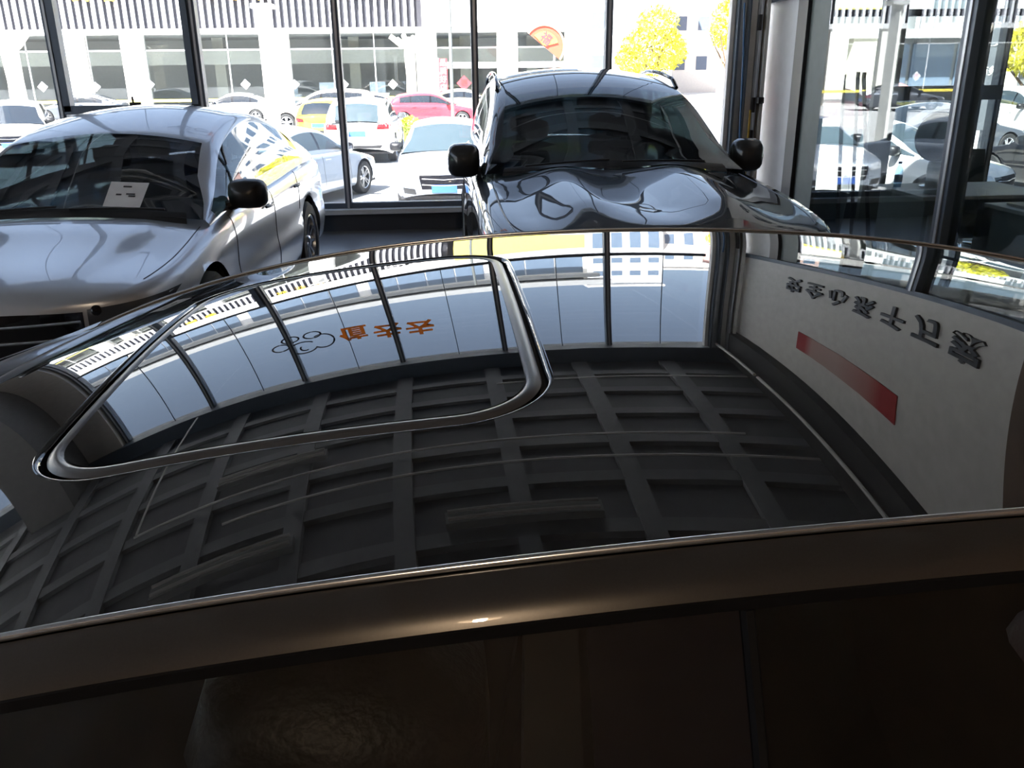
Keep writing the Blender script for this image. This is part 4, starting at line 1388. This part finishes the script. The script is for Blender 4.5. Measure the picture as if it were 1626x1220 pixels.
# ------------------------------------------------------------------ posts, trees, hedge, fan sign
def pole(name, label, px, py, Y, h, r, mat, n=10, cap=True, cat='post'):
    p = at(px, py, Y=Y)
    t = thing(name, label, cat, (p.x, Y, GZ))
    MB().tube([(0, 0, 0), (0, 0, h)], r, n).build('shaft', mat, t, smooth=40)
    MB().box(-r*2, r*2, -r*2, r*2, 0, .12).build('base_plate', SHM, t)
    if cap: MB().box(-r*1.5, r*1.5, -r*1.5, r*1.5, h, h+.1).build('cap', SHM, t)
    return t
pole('white_post', 'tall white square post standing in the car park left of the middle mullion', 428, 120, 22, 3.75, .16, M('white painted post', (.82, .81, .76), rough=.6), n=4)
pole('lamp_post', 'thin dark lamp post in front of the red hatchback', 717, 120, 36, 9.0, .07, M('dark post', (.10, .11, .11), rough=.5), cap=False)
t = pole('banner_post', 'white and red vertical sign post close outside the office window', 1300, 100, 12.2, 4.6, .06, WHITE, cap=False)
MB().box(-.13, .13, -.04, .04, 1.4, 4.5).build('panel', M('white red panel', (.80, .62, .56), rough=.6, var=.25, scale=3), t)
for i, ch in enumerate('人民生活'):
    me = text_mesh(ch, .24, .004, .006); me.materials.clear(); me.materials.append(DRED)
    o = link('character', me, t); o.location = (0, -.05, 3.2-.5*i); o.rotation_euler = (R(90), 0, 0)
# dark sign board beyond the office window
p = at(1570, 90, Y=20)
t = thing('dark_sign_board', 'tall dark grey sign board beyond the office glass, right of the mullion', 'sign', (p.x, p.y, GZ))
MB().box(-.42, .42, -.06, .06, .9, 3.5).build('board', M('dark grey board', (.10, .11, .125), rough=.5), t, bevel=.01)
MB().box(-.06, .06, -.05, .05, 0, .95).build('stem', SHM, t)
me = text_mesh('商务', .22, .004, .004); me.materials.clear(); me.materials.append(WHITE)
o = link('character', me, t); o.location = (0, -.07, 2.2); o.rotation_euler = (R(90), 0, 0)
MB().tube([(.25*math.cos(a), -.07, 3.0+.25*math.sin(a)) for a in np.linspace(0, 2*math.pi, 25)], .015, 6).build('ring_emblem', WHITE, t)

BARK = M('whitewashed bark', (.74, .70, .60), rough=.9, bump=.4, bscale=12)
BARK2 = M('brown bark', (.12, .08, .05), rough=.9, bump=.5, bscale=12)
def pollard(label, px, Y, h, r):
    p = at(px, 120, Y=Y)
    t = thing('pollarded_tree', label, 'tree', (p.x, Y, GZ), 0, 'pollarded trees')
    MB().tube([(0, 0, 0), (.04, 0, h*.5), (0, .03, h*.8), (.02, 0, h)], [r, r*.85, r*.95, r*.8], 10).build('trunk', BARK, t, smooth=50)
    for i in range(6):
        a = i*1.05+.3
        l_ = .8+.3*random.random()
        MB().tube([(0, 0, h*(.80+.03*i)), (math.cos(a)*l_*.5, math.sin(a)*l_*.5, h*.88+.05*i), (math.cos(a)*l_, math.sin(a)*l_, h*.95+.25*random.random())], [r*.6, r*.5, r*.42], 8).build('cut_branch', BARK, t, smooth=50)
pollard('whitewashed pollarded tree trunk in front of the shop beside the red banner', 652, 47, 4.0, .30)
pollard('whitewashed pollarded tree at the far left edge', 22, 45, 4.3, .42)

def leaf_cloud(name, mat, parent, blobs, n, size):
    """scattered small leaf quads filling a few ellipsoids; nobody could count them"""
    rng = np.random.default_rng(len(name)+n)
    vs, fs = [], []
    tot = sum(b[1][0]*b[1][1]*b[1][2] for b in blobs)
    for c, rad in blobs:
        m_ = int(n*rad[0]*rad[1]*rad[2]/tot)
        for _ in range(m_):
            d = rng.normal(size=3); d /= np.linalg.norm(d)
            q = np.array(c)+d*np.array(rad)*rng.uniform(.45, 1)**.6
            a = rng.normal(size=3); a /= np.linalg.norm(a)
            b = np.cross(a, rng.normal(size=3)); b /= np.linalg.norm(b)
            s_ = size*rng.uniform(.6, 1.3)
            o = len(vs)
            vs += [tuple(q-a*s_), tuple(q+b*s_*.5), tuple(q+a*s_), tuple(q-b*s_*.5)]
            fs.append((o, o+1, o+2, o+3))
    me = bpy.data.meshes.new(name); me.from_pydata(vs, [], fs); me.materials.append(mat)
    o = link(name, me, parent)
    o['kind'] = 'stuff'
    return o
YLEAF = M('sunlit yellow green leaf', (.62, .58, .04), rough=.6, var=.35, scale=.8)
def tree(label, px, py, Y, h, blobs, n):
    p = at(px, py, Y=Y)
    t = thing('leafy_tree', label, 'tree', (p.x, Y, GZ), 0, 'yellow green trees')
    MB().tube([(0, 0, 0), (.05, 0, h*.4), (0, 0, h*.8)], [.16, .12, .05], 8).build('trunk', BARK2, t, smooth=50)
    for i in range(5):
        a = i*1.3
        MB().tube([(0, 0, h*.4), (math.cos(a)*.7, math.sin(a)*.7, h*.62), (math.cos(a)*1.2, math.sin(a)*1.2, h*.8)], [.06, .04, .02], 6).build('branch', BARK2, t, smooth=50)
    leaf_cloud('foliage', YLEAF, t, blobs, n, .13)
tree('bright yellow green leafy tree behind the roof of the dark SUV', 1035, 60, 46, 4.8,
     [((0, 0, 3.2), (1.7, 1.5, 1.3)), ((.3, 0, 4.5), (1.1, 1.1, .9)), ((1.0, 0, 3.2), (.9, .9, .9)), ((-1.0, 0, 2.7), (.9, .9, .8))], 3600)
tree('second yellow green tree beside the corner door frames', 1160, 40, 46, 5.4, [((0, 0, 4.4), (1.1, 1.1, 1.3)), ((.3, 0, 5.6), (.9, .9, .8))], 1800)
tree('yellow green tree above the grey shop seen through the office', 1640, 100, 30, 3.6, [((0, 0, 2.9), (1.1, 1.1, 1.0))], 1200)
# clipped hedge
p = at(652, 240, Y=31)
t = thing('clipped_hedge', 'bright green clipped hedge between the white SUV and the pale hatchback', 'hedge', (p.x, 31, GZ))
MB().box(-.28, .28, -1.0, 1.0, 0, .62).build('stems', M('dark hedge green', (.10, .13, .02), rough=.9), t)  # solid dark green block inside the leaves
leaf_cloud('foliage', M('lime leaf', (.42, .55, .04), rough=.6, var=.3, scale=3), t, [((0, 0, .5), (.42, 1.15, .42)), ((0, -.6, .45), (.42, .5, .42))], 1500, .06)
# fan shaped sign
p = at(868, 68, Y=40)
t = thing('fan_sign', 'orange and red fan shaped sign on a pole beyond the dark SUV', 'sign', (p.x, 40, GZ))
zc_ = p.z-GZ
MB().tube([(.35, .05, 0), (.35, .05, zc_-.2)], .05, 8).build('pole', SHM, t)
th0 = R(-38)
def fan(r0, r1, a0, a1, dy, nm, mat, par):
    out = [(r1*math.cos(a)-.12, dy, zc_-.15+r1*math.sin(a)) for a in np.linspace(a0, a1, 24)]
    inn = [(r0*math.cos(a)-.12, dy, zc_-.15+r0*math.sin(a)) for a in np.linspace(a1, a0, 24)] if r0 > .01 else []
    return MB().prism(out+inn, (0, -.05, 0)).build(nm, mat, par)
fb_ = fan(0, .92, th0, th0+math.pi, 0, 'fan_board', M('orange red board', (.40, .06, .03), rough=.5), t)
fan(.05, .62, th0+.9, th0+math.pi-.15, -.06, 'golden_panel', M('gold panel', (.42, .22, .04), rough=.5, var=.3, scale=4), t)
fan(.84, .92, th0, th0+math.pi, -.06, 'rim', M('pale rim', (.6, .34, .2), rough=.5), t)
me = text_mesh('福', .5, .004, .01); me.materials.clear(); me.materials.append(DRED)
o = link('character', me, t); o.location = (-.05, -.12, zc_+.15); o.rotation_euler = (R(90), R(38), 0)

# ------------------------------------------------------------------ emblem and letters on the window glass
OR = M('orange window letter', (.70, .33, .08), rough=.6)
_n, _l = OR.node_tree.nodes, OR.node_tree.links
_t = _n.new('ShaderNodeBsdfTranslucent'); _t.inputs[0].default_value = (.75, .36, .10, 1)
_m = _n.new('ShaderNodeMixShader'); _m.inputs[0].default_value = .75
_l.new(_n['Principled BSDF'].outputs[0], _m.inputs[1]); _l.new(_t.outputs[0], _m.inputs[2])
_l.new(_m.outputs[0], _n['Material Output'].inputs[0])
for ch, xx, zz in (('值', -1.64, 4.20), ('去', -1.16, 4.30), ('去', -.70, 4.34)):
    me = text_mesh(ch, .42, .002, .012); me.materials.clear(); me.materials.append(OR)
    o = link('window_letter', me); o.location = (xx, DW+.050, zz); o.rotation_euler = (R(90), 0, 0)
    tag(o, 'orange character stuck high on the window glass, ' + {-1.64: 'first beside the looped emblem', -1.16: 'middle of three', -.70: 'last of three'}[xx], 'letter', 'orange window letters')
t = thing('window_emblem', 'dark looped line emblem stuck high on the window glass', 'emblem', (-2.40, DW+.05, 4.20))
t.scale = (.84, .84, .84)
LINE = M('dark emblem line', (.06, .07, .09), rough=.5)
for cx_, cz_, rx, rz, a0, a1 in ((0, .18, .24, .20, .5, 5.6), (-.38, .02, .15, .12, 0, 6.283), (.36, .08, .20, .24, -2.2, 2.4), (.22, -.20, .15, .12, 0, 6.283), (-.17, -.20, .15, .11, 0, 6.283), (.02, .20, .08, .09, 1, 4)):
    MB().tube([(cx_+rx*math.cos(a), 0, cz_+rz*math.sin(a)) for a in np.linspace(a0, a1, 28)], .019, 6).build('loop', LINE, t, smooth=True)

# ------------------------------------------------------------------ office behind the partition
DESK = M('pale grey desk top', (.50, .52, .54), rough=.45)
DLEG = M('grey desk leg', (.30, .34, .36), rough=.5)
def desk(label, x0, x1, y0, y1, h=.75):
    t = thing('office_desk', label, 'desk', ((x0+x1)/2, (y0+y1)/2, 0), 0, 'office desks')
    hx, hy = (x1-x0)/2, (y1-y0)/2
    MB().box(-hx, hx, -hy, hy, h-.03, h).build('desk_top', DESK, t, bevel=.005)
    for s_ in (-1, 1):
        MB().box(s_*(hx-.10)-.05, s_*(hx-.10)+.05, -hy+.05, hy-.05, 0, h-.03).build('leg_panel', DLEG, t, bevel=.005)
    MB().box(-hx+.15, hx-.15, hy-.06, hy-.04, .25, h-.03).build('modesty_panel', DLEG, t)
    return t
d1 = desk('pale grey office desk nearest the corner post, with a white box on it', 3.86, 5.0, 6.65, 7.5)
d2 = desk('second pale grey desk right of the partition mullion', 4.15, 5.6, 5.55, 6.3)
MB().box(-.47-.03, -.47+.02, -.43, -.40, .30, .60).build('handle_plate', M('light plate', (.6, .62, .64), rough=.5), d1)
t = thing('white_box', 'white round carton standing on the nearest office desk', 'box', (4.12, 6.85, .75))
MB().lathe([(.001, 0), (.13, 0), (.13, .24), (.12, .25), (.001, .25)], 24).build('carton', PLATE_WHITE, t, smooth=40)
MB().lathe([(.131, .16), (.132, .16), (.132, .21), (.131, .21)], 24).build('label_band', M('pale blue band', (.6, .65, .7)), t)
t = thing('water_bottle', 'small clear blue bottle at the left end of the nearest office desk', 'bottle', (3.98, 7.30, .75))
MB().lathe([(.001, 0), (.032, 0), (.034, .12), (.03, .15), (.014, .18), (.014, .20)], 16).build('flask', glass('bottle plastic', (.55, .72, .85)), t, smooth=40)
MB().lathe([(.016, .195), (.016, .215), (.001, .215)], 12).build('cap', M('blue cap', (.05, .15, .5)), t)
MB().lathe([(.0345, .04), (.0345, .10)], 16).build('label_band', M('blue label', (.08, .25, .55)), t)
t = thing('desk_monitor', 'dark round topped desk mirror standing by the grey office post', 'mirror', (4.22, 7.2, .75))
MB().lathe([(.001, 0), (.09, 0), (.09, .015), (.02, .03), (.012, .22), (.001, .22)], 16).build('foot', CHROME, t, smooth=40)
MB().lathe([(.001, -.012), (.19, -.012), (.20, 0), (.19, .012), (.001, .012)], 28, 'y', (0, 0, .42)).build('disc', M('smoky disc', (.10, .12, .13), rough=.15), t, smooth=40)
tag(MB().box(4.25, 5.0, 5.68, 6.18, .751, .765).build('paper_stack', PLATE_WHITE), 'white papers lying on the second office desk', 'paper')
# tall black stands behind the desks
for i, (x0, y0, x1, y1, hh, w_) in enumerate(((3.93, 8.2, 3.80, 8.2, 1.62, 'leftmost, upright'), (4.24, 8.15, 3.97, 8.15, 1.64, 'middle one, leaning'), (4.34, 8.75, 4.20, 8.75, 1.64, 'rightmost, upright'))):
    t = thing('black_stand', 'tall thin black stand in the office, '+w_, 'stand', (x0, y0, 0), 0, 'black stands')
    MB().tube([(0, 0, .02), (x1-x0, y1-y0, hh)], .020, 8).build('rod', BLACK, t, smooth=True)
    MB().lathe([(.001, .025), (.13, .02), (.14, 0), (.001, 0)], 20).build('foot', BLACK, t, smooth=40)
    MB().tube([(x1-x0, y1-y0, hh), (x1-x0, y1-y0, hh+.05)], .02, 8).build('tip', CHROME, t)
def chair(label, x, y, rz, col):
    t = thing('office_chair', label, 'chair', (x, y, 0), rz, 'office chairs')
    MB().box(-.24, .24, -.23, .23, .43, .50).build('seat', col, t, bevel=.025)
    MB().grid([[(-.23+.46*i/8, -.25-.05*math.sin(math.pi*i/8)-.06*k/6, .55+.42*k/6) for i in range(9)] for k in range(7)]).build('backrest', col, t, smooth=True)
    MB().tube([(0, 0, .10), (0, 0, .43)], .03, 10).build('column', CHROME, t, smooth=True)
    MB().tube([(0, -.22, .47), (0, -.30, .60)], .02, 8).build('back_bracket', BLACK, t)
    for i in range(5):
        a = i*1.2566
        l_ = MB().tube([(0, 0, .10), (.28*math.cos(a), .28*math.sin(a), .065)], [.022, .016], 8).build('leg', CHROME, t, smooth=True)
        MB().sphere((.29*math.cos(a), .29*math.sin(a), .03), .03, 10, 6).build('caster', BLACK, l_)
    for s_ in (-1, 1):
        MB().tube([(s_*.24, -.15, .47), (s_*.28, -.12, .66), (s_*.28, .14, .67)], .016, 8).build('armrest', BLACK, t, smooth=True)
TEAL = M('dark teal fabric', (.03, .055, .07), rough=.8)
chair('dark teal office chair behind the nearest desk by the blind panel', 5.05, 7.95, R(170), TEAL)
chair('black office chair at the right edge by the second desk', 4.45, 5.05, R(10), M('black fabric', (.012, .012, .014), rough=.8))
t = thing('waste_bin', 'grey blue bin standing behind the partition beside the blind panel', 'bin', (3.98, 8.62, 0))
MB().lathe([(.001, .01), (.14, 0), (.19, .52), (.20, .53), (.18, .52), (.13, .03), (.001, .03)], 20).build('tub', M('grey blue plastic', (.10, .13, .16), rough=.5), t, smooth=40)
